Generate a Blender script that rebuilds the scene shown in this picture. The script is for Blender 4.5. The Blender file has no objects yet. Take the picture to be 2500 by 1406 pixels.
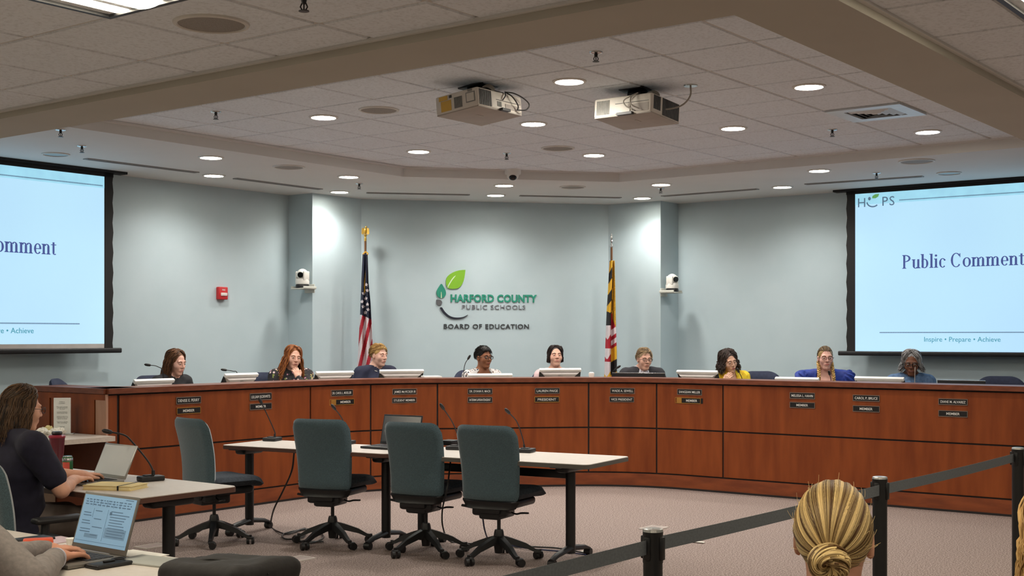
import bpy, bmesh, math, random
import numpy as np
from mathutils import Vector, Matrix, Euler
random.seed(7); rng = np.random.default_rng(7)
D = bpy.data; SC = bpy.context.scene; COL = SC.collection
R_ = math.radians

# ---------------------------------------------------------------- camera, world, exposure
F, CX, HY, EYE = 3113.0, 1250.0, 820.0, 1.62          # focal length in px, principal column, horizon row, eye height
cam = D.cameras.new('camera'); camo = D.objects.new('camera', cam); COL.objects.link(camo)
cam.sensor_width = 36.0; cam.lens = F*36/2500; cam.shift_y = (HY-703)/2500
cam.clip_start = .05; cam.clip_end = 60
camo.location = (0, 0, EYE); camo.rotation_euler = (R_(90), 0, 0)
SC.camera = camo
w = D.worlds.new('world'); SC.world = w; w.use_nodes = True
w.node_tree.nodes['Background'].inputs[0].default_value = (.5, .5, .5, 1)
w.node_tree.nodes['Background'].inputs[1].default_value = 0.0
SC.view_settings.view_transform = 'Standard'; SC.view_settings.look = 'None'
SC.view_settings.exposure = 0.0; SC.view_settings.gamma = 1; SC.view_settings.use_curve_mapping = False
SC.cycles.max_bounces = 6; SC.cycles.diffuse_bounces = 4; SC.cycles.glossy_bounces = 2; SC.cycles.transmission_bounces = 2; SC.cycles.adaptive_threshold = .03
SC.cycles.caustics_reflective = False; SC.cycles.caustics_refractive = False
SC.cycles.sample_clamp_indirect = 6
LAMP = 92.0          # watts of a downlight beam
TROF = 28.0           # radiance of a troffer lens

# ---------------------------------------------------------------- room frame: a runs to the right-hand wall, b to the left-hand wall
TH = R_(37.06); S, C = math.sin(TH), math.cos(TH); RZ = math.atan2(C, S)
def R(a, b, z=0.0): return Vector((a*S-b*C, a*C+b*S, z))
def AB(p): return (p[0]*S+p[1]*C, -p[0]*C+p[1]*S)
def at_d(px, py, d): return Vector(((px-CX)/F*d, d, EYE-(py-HY)/F*d))
def at_z(px, py, z): return at_d(px, py, F*(EYE-z)/(py-HY))
def d_a(px, a): return a/((px-CX)/F*S+C)
def d_b(px, b): return b/(S-(px-CX)/F*C)
Z_TILE, Z_SOF, Z_BEAM, Z_OUT = 3.365, 3.26, 2.91, 2.965
A_R, B_L = 13.87, 11.05        # right wall, left wall

# ---------------------------------------------------------------- materials
def lin(c):
    return tuple(((x/255)/12.92 if x/255 <= .04045 else ((x/255+.055)/1.055)**2.4) for x in c)
MATS = {}
def mat(name, col, rough=.6, metal=0., col2=None, scale=8., stretch=(1, 1, 1), detail=4., bump=0., bscale=None, emit=0., spec=.5, coat=0., trans=0., alpha=1., kind='noise', dim=1., sheen=0., lo=.35, hi=.65):
    if name in MATS: return MATS[name]
    m = D.materials.new(name); m.use_nodes = True; nt = m.node_tree; N = nt.nodes; L = nt.links
    b = N['Principled BSDF']
    b.inputs['Roughness'].default_value = rough; b.inputs['Metallic'].default_value = metal
    b.inputs['Specular IOR Level'].default_value = spec
    if coat: b.inputs['Coat Weight'].default_value = coat; b.inputs['Coat Roughness'].default_value = .15
    if sheen: b.inputs['Sheen Weight'].default_value = sheen
    if trans: b.inputs['Transmission Weight'].default_value = trans
    if alpha < 1: b.inputs['Alpha'].default_value = alpha
    c1 = lin(col); c2 = lin(col2) if col2 else tuple(x*.9 for x in c1)
    tc = N.new('ShaderNodeTexCoord'); mp = N.new('ShaderNodeMapping'); mp.inputs['Scale'].default_value = stretch
    L.new(tc.outputs['Object'], mp.inputs['Vector'])
    if kind == 'voronoi':
        t = N.new('ShaderNodeTexVoronoi'); t.inputs['Scale'].default_value = scale; out = t.outputs['Distance']
    else:
        t = N.new('ShaderNodeTexNoise'); t.inputs['Scale'].default_value = scale; t.inputs['Detail'].default_value = detail; out = t.outputs['Fac']
    L.new(mp.outputs[0], t.inputs['Vector'])
    r = N.new('ShaderNodeValToRGB'); r.color_ramp.elements[0].position = lo; r.color_ramp.elements[1].position = hi
    r.color_ramp.elements[0].color = (*c2, 1); r.color_ramp.elements[1].color = (*c1, 1)
    L.new(out, r.inputs[0]); L.new(r.outputs[0], b.inputs['Base Color'])
    if dim != 1:
        mx = N.new('ShaderNodeMix'); mx.data_type = 'RGBA'; mx.inputs[0].default_value = 1-dim; mx.inputs[7].default_value = (0, 0, 0, 1)
        L.new(r.outputs[0], mx.inputs[6]); L.new(mx.outputs[2], b.inputs['Base Color'])
    if bump:
        bp = N.new('ShaderNodeBump'); bp.inputs['Strength'].default_value = bump; bp.inputs['Distance'].default_value = .01
        if bscale:
            t2 = N.new('ShaderNodeTexNoise'); t2.inputs['Scale'].default_value = bscale; t2.inputs['Detail'].default_value = 2
            L.new(mp.outputs[0], t2.inputs['Vector']); out = t2.outputs['Fac']
        L.new(out, bp.inputs['Height']); L.new(bp.outputs[0], b.inputs['Normal'])
    if emit:
        L.new(r.outputs[0], b.inputs['Emission Color']); b.inputs['Emission Strength'].default_value = emit
    MATS[name] = m; return m
def hairmat(name, c1, c2, rough=.45):
    """two hair tones mixed by the strand's own shade attribute"""
    if name in MATS: return MATS[name]
    m = D.materials.new(name); m.use_nodes = True; nt = m.node_tree; N = nt.nodes; L = nt.links; b = N['Principled BSDF']
    b.inputs['Roughness'].default_value = rough; b.inputs['Specular IOR Level'].default_value = .35
    at = N.new('ShaderNodeAttribute'); at.attribute_name = 'shade'
    r = N.new('ShaderNodeValToRGB'); r.color_ramp.elements[0].color = (*lin(c1), 1); r.color_ramp.elements[1].color = (*lin(c2), 1)
    r.color_ramp.elements[0].position = .1; r.color_ramp.elements[1].position = .9
    L.new(at.outputs['Fac'], r.inputs[0]); L.new(r.outputs[0], b.inputs['Base Color'])
    MATS[name] = m; return m
def flowermat(name, base, dots, scale):
    """printed cloth: a ground colour with voronoi blooms in several colours"""
    m = D.materials.new(name); m.use_nodes = True; nt = m.node_tree; N = nt.nodes; L = nt.links; b = N['Principled BSDF']
    b.inputs['Roughness'].default_value = .8
    tc = N.new('ShaderNodeTexCoord'); v = N.new('ShaderNodeTexVoronoi'); v.inputs['Scale'].default_value = scale
    L.new(tc.outputs['Object'], v.inputs['Vector'])
    r = N.new('ShaderNodeValToRGB'); r.color_ramp.interpolation = 'CONSTANT'
    sep = N.new('ShaderNodeSeparateColor'); L.new(v.outputs['Color'], sep.inputs[0])
    els = r.color_ramp.elements; els[0].color = (*lin(dots[0]), 1); els[1].position = 1/len(dots); els[1].color = (*lin(dots[1 % len(dots)]), 1)
    for i in range(2, len(dots)):
        e = els.new(i/len(dots)); e.color = (*lin(dots[i]), 1)
    L.new(sep.outputs[0], r.inputs[0])
    lt = N.new('ShaderNodeMath'); lt.operation = 'LESS_THAN'; lt.inputs[1].default_value = .42; L.new(v.outputs['Distance'], lt.inputs[0])
    mx = N.new('ShaderNodeMix'); mx.data_type = 'RGBA'; L.new(lt.outputs[0], mx.inputs[0])
    mx.inputs[6].default_value = (*lin(base), 1); L.new(r.outputs[0], mx.inputs[7]); L.new(mx.outputs[2], b.inputs['Base Color'])
    return m

# ---------------------------------------------------------------- mesh builder
class MB:
    def __init__(s): s.v = []; s.f = []; s.m = []; s.mi = 0; s.sh = {}
    def add(s, vs, fs, M=None, mi=None):
        o = len(s.v)
        s.v += [tuple(M @ Vector(p)) for p in vs] if M is not None else [tuple(p) for p in vs]
        s.f += [tuple(i+o for i in f) for f in fs]
        s.m += [s.mi if mi is None else mi]*len(fs)
        return s
    def box(s, c, d, M=None):
        x, y, z = (k/2 for k in d); cx, cy, cz = c
        vs = [(cx+i*x, cy+j*y, cz+k*z) for i in (-1, 1) for j in (-1, 1) for k in (-1, 1)]
        return s.add(vs, [(0, 1, 3, 2), (4, 6, 7, 5), (0, 4, 5, 1), (2, 3, 7, 6), (0, 2, 6, 4), (1, 5, 7, 3)], M)
    def rbox(s, c, d, r, seg=3, M=None):
        bm = bmesh.new(); bmesh.ops.create_cube(bm, size=1)
        for v in bm.verts: v.co = Vector((v.co.x*d[0], v.co.y*d[1], v.co.z*d[2]))
        bmesh.ops.bevel(bm, geom=bm.edges[:], offset=min(r, min(d)*.49), segments=seg, affect='EDGES', profile=.5)
        bm.verts.ensure_lookup_table()
        vs = [v.co+Vector(c) for v in bm.verts]; fs = [[v.index for v in f.verts] for f in bm.faces]
        bm.free(); return s.add(vs, fs, M)
    def cyl(s, p0, p1, r0, r1=None, n=16, M=None): return s.tube([p0, p1], [r0, r0 if r1 is None else r1], n, M)
    def tube(s, pts, r, n=8, M=None, caps=True, flat=1.0):
        P = [Vector(p) for p in pts]; K = len(P)
        if not isinstance(r, (list, tuple)): r = [r]*K
        T = [(P[min(i+1, K-1)]-P[max(i-1, 0)]).normalized() for i in range(K)]
        up = Vector((0, 0, 1)) if abs(T[0].z) < .9 else Vector((0, 1, 0))
        n1 = T[0].cross(up).normalized(); vs = []
        for i in range(K):
            n1 = (n1-T[i]*n1.dot(T[i])).normalized(); n2 = T[i].cross(n1)
            for k in range(n):
                a = 2*math.pi*k/n; vs.append(P[i]+(n1*math.cos(a)+n2*math.sin(a)*flat)*r[i])
        fs = [(i*n+k, i*n+(k+1) % n, (i+1)*n+(k+1) % n, (i+1)*n+k) for i in range(K-1) for k in range(n)]
        if caps: fs += [tuple(range(n-1, -1, -1)), tuple((K-1)*n+k for k in range(n))]
        return s.add(vs, fs, M)
    def lathe(s, prof, n=24, M=None, sx=1., sy=1.):
        K = len(prof); vs = [(r*math.cos(2*math.pi*k/n)*sx, r*math.sin(2*math.pi*k/n)*sy, z) for r, z in prof for k in range(n)]
        fs = [(i*n+k, i*n+(k+1) % n, (i+1)*n+(k+1) % n, (i+1)*n+k) for i in range(K-1) for k in range(n)]
        if prof[0][0] > 1e-6: fs.append(tuple(range(n-1, -1, -1)))
        if prof[-1][0] > 1e-6: fs.append(tuple((K-1)*n+k for k in range(n)))
        return s.add(vs, fs, M)
    def prism(s, poly, z0, z1, M=None):
        n = len(poly); vs = [(x, y, z0) for x, y in poly]+[(x, y, z1) for x, y in poly]
        fs = [tuple(range(n-1, -1, -1)), tuple(range(n, 2*n))]+[(i, (i+1) % n, (i+1) % n+n, i+n) for i in range(n)]
        return s.add(vs, fs, M)
    def ell(s, c, r, n=12, M=None):
        prof = [(math.sin(math.pi*i/n), -math.cos(math.pi*i/n)) for i in range(n+1)]
        b = MB().lathe([(max(p, 1e-7), z) for p, z in prof], n*2)
        return s.add([(c[0]+x*r[0], c[1]+y*r[1], c[2]+z*r[2]) for x, y, z in b.v], b.f, M)
    def obj(s, name, mats, parent=None, loc=None, rz=None, smooth=35, weld=False):
        me = D.meshes.new(name); me.from_pydata(s.v, [], s.f)
        if not isinstance(mats, (list, tuple)): mats = [mats]
        for m in mats: me.materials.append(m)
        if len(mats) > 1: me.polygons.foreach_set('material_index', s.m)
        bm = bmesh.new(); bm.from_mesh(me)
        if weld: bmesh.ops.remove_doubles(bm, verts=bm.verts, dist=1e-4)
        bmesh.ops.recalc_face_normals(bm, faces=bm.faces); bm.to_mesh(me); bm.free()
        if smooth:
            me.shade_smooth(); me.set_sharp_from_angle(angle=R_(smooth))
        o = D.objects.new(name, me); COL.objects.link(o)
        if parent is not None: o.parent = parent
        if loc is not None: o.location = loc
        if rz is not None: o.rotation_euler.z = rz
        return o
def tag(o, label, cat, group=None, kind=None):
    o['label'] = label; o['category'] = cat
    if group: o['group'] = group
    if kind: o['kind'] = kind
    return o
def thing(name, label, cat, loc=(0, 0, 0), rz=0., group=None):
    o = D.objects.new(name, None); COL.objects.link(o); o.empty_display_size = .1
    o.location = loc; o.rotation_euler = (0, 0, rz); return tag(o, label, cat, group)
def struct(o): o['kind'] = 'structure'; return o
def dup(root, loc, rz, label, group=None):
    r = root.copy(); COL.objects.link(r); r.location = loc; r.rotation_euler = (0, 0, rz); r['label'] = label
    if group: r['group'] = group
    for ch in list(root.children):
        c = ch.copy(); COL.objects.link(c); c.parent = r
        for g in list(ch.children):
            d = g.copy(); COL.objects.link(d); d.parent = c
    return r
def frame(o, x, y, z):
    """matrix with the given axes and origin"""
    M = Matrix.Identity(4)
    for i, ax in enumerate((x, y, z)):
        ax = Vector(ax).normalized()
        for k in range(3): M[k][i] = ax[k]
    for k in range(3): M[k][3] = o[k]
    return M
_tc = {}
def text(s, w=None, h=None, depth=.002, bold=0., space=1.):
    """lettering, centred in x, base line at y=0; w = overall width, h = cap height"""
    key = (s, bold, space)
    if key not in _tc:
        cu = D.curves.new('lettering', 'FONT'); cu.body = s; cu.size = 1; cu.offset = bold; cu.resolution_u = 3; cu.space_character = space
        o = D.objects.new('lettering', cu); me = o.to_mesh()
        vs = np.array([v.co[:] for v in me.vertices]); fs = [tuple(p.vertices) for p in me.polygons]
        o.to_mesh_clear(); D.objects.remove(o); D.curves.remove(cu); _tc[key] = (vs, fs)
    vs, fs = _tc[key]; vs = vs.copy()
    x0, x1 = vs[:, 0].min(), vs[:, 0].max(); vs[:, 0] -= (x0+x1)/2
    cap = .73
    sx = w/(x1-x0) if w else h/cap; sy = h/cap if h else sx
    vs[:, 0] *= sx; vs[:, 1] *= sy
    n = len(vs); top = vs.copy(); top[:, 2] = depth; bot = vs.copy(); bot[:, 2] = 0
    from collections import Counter
    ed = Counter()
    for f in fs:
        for i in range(len(f)): ed[(f[i], f[(i+1) % len(f)])] += 1
    side = [(a, b, b+n, a+n) for (a, b) in ed if (b, a) not in ed]
    F2 = [tuple(i+n for i in f) for f in fs]+[tuple(reversed(f)) for f in fs]+side
    return np.vstack([bot, top]).tolist(), F2
def rrect(w, h, r, n=5):
    p = []
    for cx, cy, a0 in ((w/2-r, h/2-r, 0), (-w/2+r, h/2-r, 90), (-w/2+r, -h/2+r, 180), (w/2-r, -h/2+r, 270)):
        p += [(cx+r*math.cos(R_(a0+90*i/n)), cy+r*math.sin(R_(a0+90*i/n))) for i in range(n+1)]
    return p
def spline(pts, n=8):
    """Catmull-Rom through the points"""
    P = [Vector(p) for p in pts]; P = [P[0]*2-P[1]]+P+[P[-1]*2-P[-2]]; out = []
    for i in range(1, len(P)-2):
        for k in range(n):
            t = k/n; a, b, c, d = P[i-1:i+3]
            out.append(.5*((2*b)+(c-a)*t+(2*a-5*b+4*c-d)*t*t+(3*b-a-3*c+d)*t**3))
    return out+[P[-2]]
def clean(o, *a): return o

BLACK = mat('black_plastic', (20, 20, 22), .45, scale=30)
DARK = mat('charcoal_metal', (34, 34, 36), .4, .2, scale=20)
WHITEP = mat('white_plastic', (232, 230, 224), .45, scale=12)
CHROME = mat('chrome', (205, 205, 205), .25, 1., scale=6)
# ---------------------------------------------------------------- setting
PAINT = mat('pale_blue_paint', (186, 203, 210), .75, col2=(182, 200, 207), scale=3, bump=.03, bscale=180)
BEIGE = mat('beige_paint', (186, 181, 168), .8, col2=(182, 177, 164), scale=2)
SOFM = mat('soffit_paint', (218, 217, 214), .8, scale=2, col2=(215, 214, 211))
TILE = mat('ceiling_tile', (230, 236, 242), .95, col2=(212, 217, 222), scale=60, detail=8, lo=.30, hi=.52, bump=.25, bscale=160)
TBAR = mat('ceiling_grid', (206, 203, 198), .6, scale=5)
CARPET = mat('carpet', (167, 151, 144), .98, col2=(110, 96, 90), scale=95, detail=6, lo=.40, hi=.60, bump=.25, bscale=420, spec=.1)
SKIRT = mat('dark_trim', (60, 58, 60), .6)
def room(mb, name, m, **k): return struct(mb.obj(name, m, rz=RZ, **k))
b = MB(); b.box(((A_R-6)/2, (B_L-7)/2, -.05), (A_R+6.4, B_L+7.4, .1)); room(b, 'floor', CARPET, smooth=0)
b = MB(); b.box(((10.30-6)/2, B_L+.08, 1.75), (16.3, .16, 3.5)); room(b, 'wall_left', PAINT, smooth=0)
b = MB(); b.box((A_R+.08, (7.889-7)/2, 1.75), (.16, 14.889, 3.5)); room(b, 'wall_right', PAINT, smooth=0)
b = MB(); b.prism([(10.30, 11.3), (10.30, 10.65), (11.106, 10.65), (13.44, 8.64), (13.44, 7.889), (14.1, 7.889), (14.1, 11.3)], 0, 3.5)
room(b, 'wall_center', PAINT, smooth=0)
b = MB(); b.box((-6.08, (B_L-7)/2, 1.75), (.16, B_L+7.3, 3.5)); room(b, 'wall_back', PAINT, smooth=0)
b = MB(); b.box(((A_R-6)/2, -7.08, 1.75), (A_R+6.3, .16, 3.5)); room(b, 'wall_side', PAINT, smooth=0)
def tiles(a_lo, a_hi, b_lo, b_hi, a0, b0, z, p=.61):
    def axis(lo, hi, g0):
        xs = [lo]; k = math.ceil((lo-g0)/p-.02)
        while g0+k*p < hi-.03:
            g = g0+k*p; k += 1
            xs += [x for x in (g-.016, g-.011, g+.011, g+.016) if x > xs[-1]+1e-4]
        xs.append(hi); return xs
    xa, xb = axis(a_lo, a_hi, a0), axis(b_lo, b_hi, b0)
    off = lambda x, g0: abs((x-g0+p/2) % p-p/2)
    mb = MB(); nb = len(xb)
    ia = [off(x, a0) > .0135 for x in xa]; ib = [off(x, b0) > .0135 for x in xb]
    vs = [(x, y, z-(.008 if (ia[i] and ib[j]) else 0)) for i, x in enumerate(xa) for j, y in enumerate(xb)]
    for i in range(len(xa)-1):
        for j in range(nb-1):
            am, bm_ = (xa[i]+xa[i+1])/2, (xb[j]+xb[j+1])/2
            t = off(am, a0) > .0125 and off(bm_, b0) > .0125
            mb.f.append((i*nb+j, i*nb+j+1, (i+1)*nb+j+1, (i+1)*nb+j)); mb.m.append(0 if t else 1)
    mb.v = vs; return mb
room(tiles(4.5, 11.6, 2.3, 8.9, 6.86, 4.017, Z_TILE), 'ceiling', [TILE, TBAR], smooth=0)
room(tiles(-6, 4.25, -7, B_L, 3.258, 5.79, Z_OUT), 'ceiling_outer', [TILE, TBAR], smooth=0)
room(tiles(4.25, A_R, -7, 1.96, 3.258, 5.79, Z_OUT), 'ceiling_side', [TILE, TBAR], smooth=0)
# soffit ring round the raised ceiling, with a thin wall angle along its upper edge
rec = [(4.632, 2.377), (11.53, 2.377), (11.53, 7.28), (9.81, 8.81), (4.632, 8.81)]
b = MB(); b.prism([(4.4, 8.81), (9.81, 8.81), (11.53, 7.28), (11.53, 2.2), (14.0, 2.2), (14.0, 11.2), (4.4, 11.2)], Z_SOF, 3.5)
room(b, 'ceiling_soffit', SOFM, smooth=0)
b = MB()
for (p, q), (n0, n1) in (((rec[2], rec[1]), (-1, 0)), ((rec[3], rec[2]), (-.664, -.747)), ((rec[4], rec[3]), (0, -1))):
    b.prism([(p[0], p[1]), (q[0], q[1]), (q[0]+n0*.035, q[1]+n1*.035), (p[0]+n0*.035, p[1]+n1*.035)], Z_TILE-.022, Z_TILE-.004)
room(b, 'trim_1', SOFM, smooth=0)
b = MB(); b.prism([(4.216, 1.953), (13.9, 1.953), (13.9, 2.377), (4.632, 2.377), (4.632, 11.1), (4.216, 11.1)], Z_BEAM, 3.5)
room(b, 'ceiling_beam', BEIGE, smooth=0)
b = MB(); b.prism([(4.19, 1.927), (13.9, 1.927), (13.9, 1.953), (4.216, 1.953), (4.216, 11.1), (4.19, 11.1)], Z_OUT-.020, Z_OUT-.004)
room(b, 'trim_2', SOFM, smooth=0)

# ---------------------------------------------------------------- ceiling fittings
LENS = mat('lamp_lens', (255, 246, 230), .4, emit=60., col2=(255, 246, 230))
TLENS = mat('troffer_lens', (255, 243, 218), .4, emit=TROF, col2=(255, 243, 218))
TRIMW = mat('lamp_trim', (215, 212, 205), .5)
GRILLE = mat('speaker_grille', (150, 144, 136), .7, kind='voronoi', scale=260, col2=(120, 114, 106), lo=.2, hi=.5)
def downlight():
    t = thing('downlight', '', 'ceiling light')
    b = MB(); b.lathe([(.118, 0), (.116, -.006), (.098, -.010), (.094, -.004), (.094, .0)], 32); b.obj('trim_ring', TRIMW, t)
    b = MB(); b.lathe([(1e-6, -.0045), (.0945, -.0045), (.0945, -.002), (1e-6, -.002)], 32); b.obj('lens', LENS, t)
    l = D.lights.new('downlight_beam', 'SPOT'); l.energy = LAMP; l.color = (1, .955, .89); l.spot_size = R_(152); l.spot_blend = .8; l.shadow_soft_size = .085
    lo = D.objects.new('downlight_beam', l); COL.objects.link(lo); lo.parent = t; lo.location = (0, 0, -.02)
    return t
dl = [(1390, 195, Z_TILE, 'lit recessed downlight in the tile ceiling between and behind the two white projectors'),
      (790, 283, Z_TILE, 'lit downlight in the tiles beside the round grille left of the projectors'),
      (1302, 299, Z_TILE, 'lit downlight in the tiles just right of and below the left projector'),
      (1975, 208, Z_TILE, 'lit downlight in the tiles nearest the right beam, above the square vent'),
      (1790, 310, Z_TILE, 'lit downlight in the tiles right of the right projector, left of the square vent'),
      (1022, 367, Z_TILE, 'lit downlight in the tiles below and left of the left projector, near the soffit'),
      (1450, 376, Z_TILE, 'lit downlight in the tiles below the right projector, near a round grille'),
      (2265, 319, Z_TILE, 'lit downlight in the tiles just below the square vent at right'),
      (515, 384, Z_SOF, 'upper of two lit soffit downlights beside the left screen'),
      (522, 428, Z_SOF, 'lower of two lit soffit downlights beside the left screen, close to the left wall'),
      (851, 431, Z_SOF, 'upper of two lit soffit downlights over the left wall column'),
      (829, 468, Z_SOF, 'lower of two lit soffit downlights, close against the left wall column'),
      (1231, 452, Z_SOF, 'upper of two lit soffit downlights above the wall emblem, under the dome camera'),
      (1210, 476, Z_SOF, 'lower of two lit soffit downlights above the wall emblem, between the slot diffusers'),
      (1614, 450, Z_SOF, 'upper of two lit soffit downlights over the right wall column, beside a sprinkler'),
      (1568, 483, Z_SOF, 'lower of two lit soffit downlights, close against the right wall column'),
      (2000, 416, Z_SOF, 'upper of two lit soffit downlights left of the right screen'),
      (1910, 456, Z_SOF, 'lower of two lit soffit downlights left of the right screen, close to the wall')]
beam = lambda o: next(c for c in o.children if c.type == 'LIGHT')
d0 = downlight(); LSOF = beam(d0).data.copy(); LSOF.energy = LAMP*.80      # the soffit ring is dimmed a little
for i, (x, y, z, lb) in enumerate(dl):
    p = at_z(x, y, z); o = d0 if i == 0 else dup(d0, p, 0, lb)
    o.location = p-Vector((0, 0, .008 if z == Z_TILE else 0)); o['label'] = lb; o['group'] = 'round recessed downlights'
    if z == Z_SOF: beam(o).data = LSOF
def round_fit(nm, r, m, cat):
    t = thing(nm, '', cat)
    b = MB(); b.lathe([(r*1.12, 0), (r*1.1, -.008), (r*1.0, -.011), (r*.97, -.006), (r*.97, 0)], 36); b.obj('trim_ring', TRIMW, t)
    b = MB(); b.lathe([(1e-6, -.007), (r*.98, -.006), (r*.98, -.002), (1e-6, -.002)], 36); b.obj('grille', m, t)
    return t
sp = [(516, 52, Z_OUT, .145, 'large round speaker grille in the near ceiling at upper left'),
      (925, 265, Z_TILE, .14, 'round speaker grille in the tiles left of the left projector'),
      (1362, 359, Z_TILE, .14, 'round speaker grille in the tiles below and between the projectors'),
      (705, 407, Z_SOF, .14, 'round speaker grille in the soffit between the left downlight pairs'),
      (1398, 456, Z_SOF, .13, 'round speaker grille in the soffit right of the dome camera'),
      (2238, 393, Z_SOF, .15, 'round speaker grille in the soffit above the right screen')]
s0 = round_fit('ceiling_speaker', .14, GRILLE, 'ceiling speaker')
for i, (x, y, z, r, lb) in enumerate(sp):
    p = at_z(x, y, z)-Vector((0, 0, 0 if z == Z_SOF else .008)); o = s0 if i == 0 else dup(s0, p, 0, lb)
    o.location = p; o['label'] = lb; o.scale = (r/.14,)*2+(1,); o['group'] = 'round ceiling speakers'
OFFL = mat('unlit_lens', (120, 118, 116), .3, scale=5)
for i, (x, y, lb) in enumerate([(136, 376, 'unlit downlight in the soffit above the left screen'), (2317, 422, 'unlit downlight in the soffit above the right screen')]):
    t = round_fit('unlit_downlight', .11, OFFL, 'ceiling light'); t.location = at_z(x, y, Z_SOF); t['label'] = lb; t['group'] = 'unlit soffit downlights'
def sprinkler():
    t = thing('sprinkler', '', 'sprinkler')
    b = MB(); b.lathe([(.042, 0), (.04, -.006), (.018, -.012), (1e-6, -.012)], 20); b.obj('escutcheon', CHROME, t)
    b = MB(); b.cyl((0, 0, -.01), (0, 0, -.03), .012, .009, 10)
    b.tube([(.008, 0, -.028), (.014, 0, -.042), (.006, 0, -.056)], .003, 6); b.tube([(-.008, 0, -.028), (-.014, 0, -.042), (-.006, 0, -.056)], .003, 6)
    b.cyl((0, 0, -.03), (0, 0, -.056), .003, .003, 6); b.obj('sprinkler_head', DARK, t)
    b = MB(); b.lathe([(1e-6, -.060), (.021, -.060), (.021, -.057), (1e-6, -.057)], 16); b.obj('deflector', DARK, t)
    return t
sk = [(742, -14, Z_OUT, 'sprinkler head at the top edge of the picture, in the near ceiling'),
      (1455, 124, Z_TILE, 'sprinkler head in the tiles above the right projector'),
      (527, 270, Z_TILE, 'sprinkler head in the tiles at far left, close to the near beam'),
      (1237, 372, Z_TILE, 'sprinkler head in the tiles above the dome camera'),
      (2032, 314, Z_TILE, 'sprinkler head in the tiles left of and below the square vent'),
      (200, 356, Z_SOF, 'sprinkler head in the soffit above the left screen'),
      (877, 448, Z_SOF, 'sprinkler head in the soffit right of the left column downlights'),
      (1613, 459, Z_SOF, 'sprinkler head in the soffit just below the right column downlight'),
      (2140, 422, Z_SOF, 'sprinkler head in the soffit above the left end of the right screen'),
      (148, 316, Z_SOF, 'sprinkler head in the soffit half hidden by the near beam at left')]
k0 = sprinkler()
for i, (x, y, z, lb) in enumerate(sk):
    p = at_z(x, y, z)-Vector((0, 0, 0 if z == Z_SOF else .008)); o = k0 if i == 0 else dup(k0, p, 0, lb)
    o.location = p; o['label'] = lb; o['group'] = 'ceiling sprinklers'
# slot diffusers in the soffit
SLOT = mat('slot_black', (38, 38, 40), .6); SLOTF = mat('slot_frame', (150, 148, 145), .5)
sl = [((212, 387), (478, 420), 'black slot diffuser in the soffit beside the left screen'), ((577, 435), (780, 461), 'black slot diffuser in the soffit left of the left column'),
      ((898, 470), (1143, 475), 'black slot diffuser above the left half of the center wall'), ((1272, 477), (1513, 482), 'black slot diffuser above the right half of the center wall'),
      ((1620, 478), (1847, 461), 'black slot diffuser in the soffit right of the right column'), ((1970, 449), (2250, 430), 'black slot diffuser in the soffit above the right screen')]
for p, q, lb in sl:
    A, B = at_z(*p, Z_SOF), at_z(*q, Z_SOF); Lg = (B-A).length; t = thing('slot_diffuser', lb, 'air vent', (A+B)/2, math.atan2((B-A).y, (B-A).x), 'slot diffusers in the soffit')
    b = MB(); b.box((0, 0, -.003), (Lg, .05, .006)); b.obj('slot', SLOT, t, smooth=0)
    b = MB()
    for s in (-1, 1): b.box((0, s*.032, -.004), (Lg+.03, .014, .009)); b.box((s*(Lg/2+.008), 0, -.004), (.016, .06, .008))
    b.box((0, 0, -.006), (Lg, .006, .006)); b.obj('slot_frame', SLOTF, t, smooth=0)
# square supply vent in one ceiling tile
VENT = mat('vent_metal', (214, 220, 224), .35, .0, scale=4)
ga, gb = AB(at_z(2165, 268, Z_TILE)); ia, ib = 6.86+.61*(math.floor((ga-6.86)/.61)+.5), 4.017+.61*(math.floor((gb-4.017)/.61)+.5)
t = thing('ceiling_vent', 'square metal air vent filling one ceiling tile at right', 'air vent', R(ia, ib, Z_TILE-.008), RZ)
b = MB()
for s in (-1, 1): b.box((s*.24, 0, -.006), (.11, .59, .012)); b.box((0, s*.24, -.006), (.37, .11, .012))
b.obj('vent_face', VENT, t, smooth=0)
b = MB(); b.box((0, 0, -.002), (.37, .37, .004)); b.obj('vent_opening', SLOT, t, smooth=0)
for k in range(4):
    r = .17-.042*k; b = MB()
    pts = [(r, r), (-r, r), (-r, -r), (r, -r)]
    for q in range(4):
        (x0, y0), (x1, y1) = pts[q], pts[(q+1) % 4]; f = (r-.026)/r
        b.add([(x0, y0, -.004), (x1, y1, -.004), (x1*f, y1*f, -.020), (x0*f, y0*f, -.020), (x0*f, y0*f, -.017), (x1*f, y1*f, -.017), (x1, y1, -.001), (x0, y0, -.001)],
              [(0, 1, 2, 3), (4, 5, 6, 7), (3, 2, 5, 4), (0, 7, 6, 1)])
    b.obj('louver', VENT, t, smooth=0)
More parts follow.
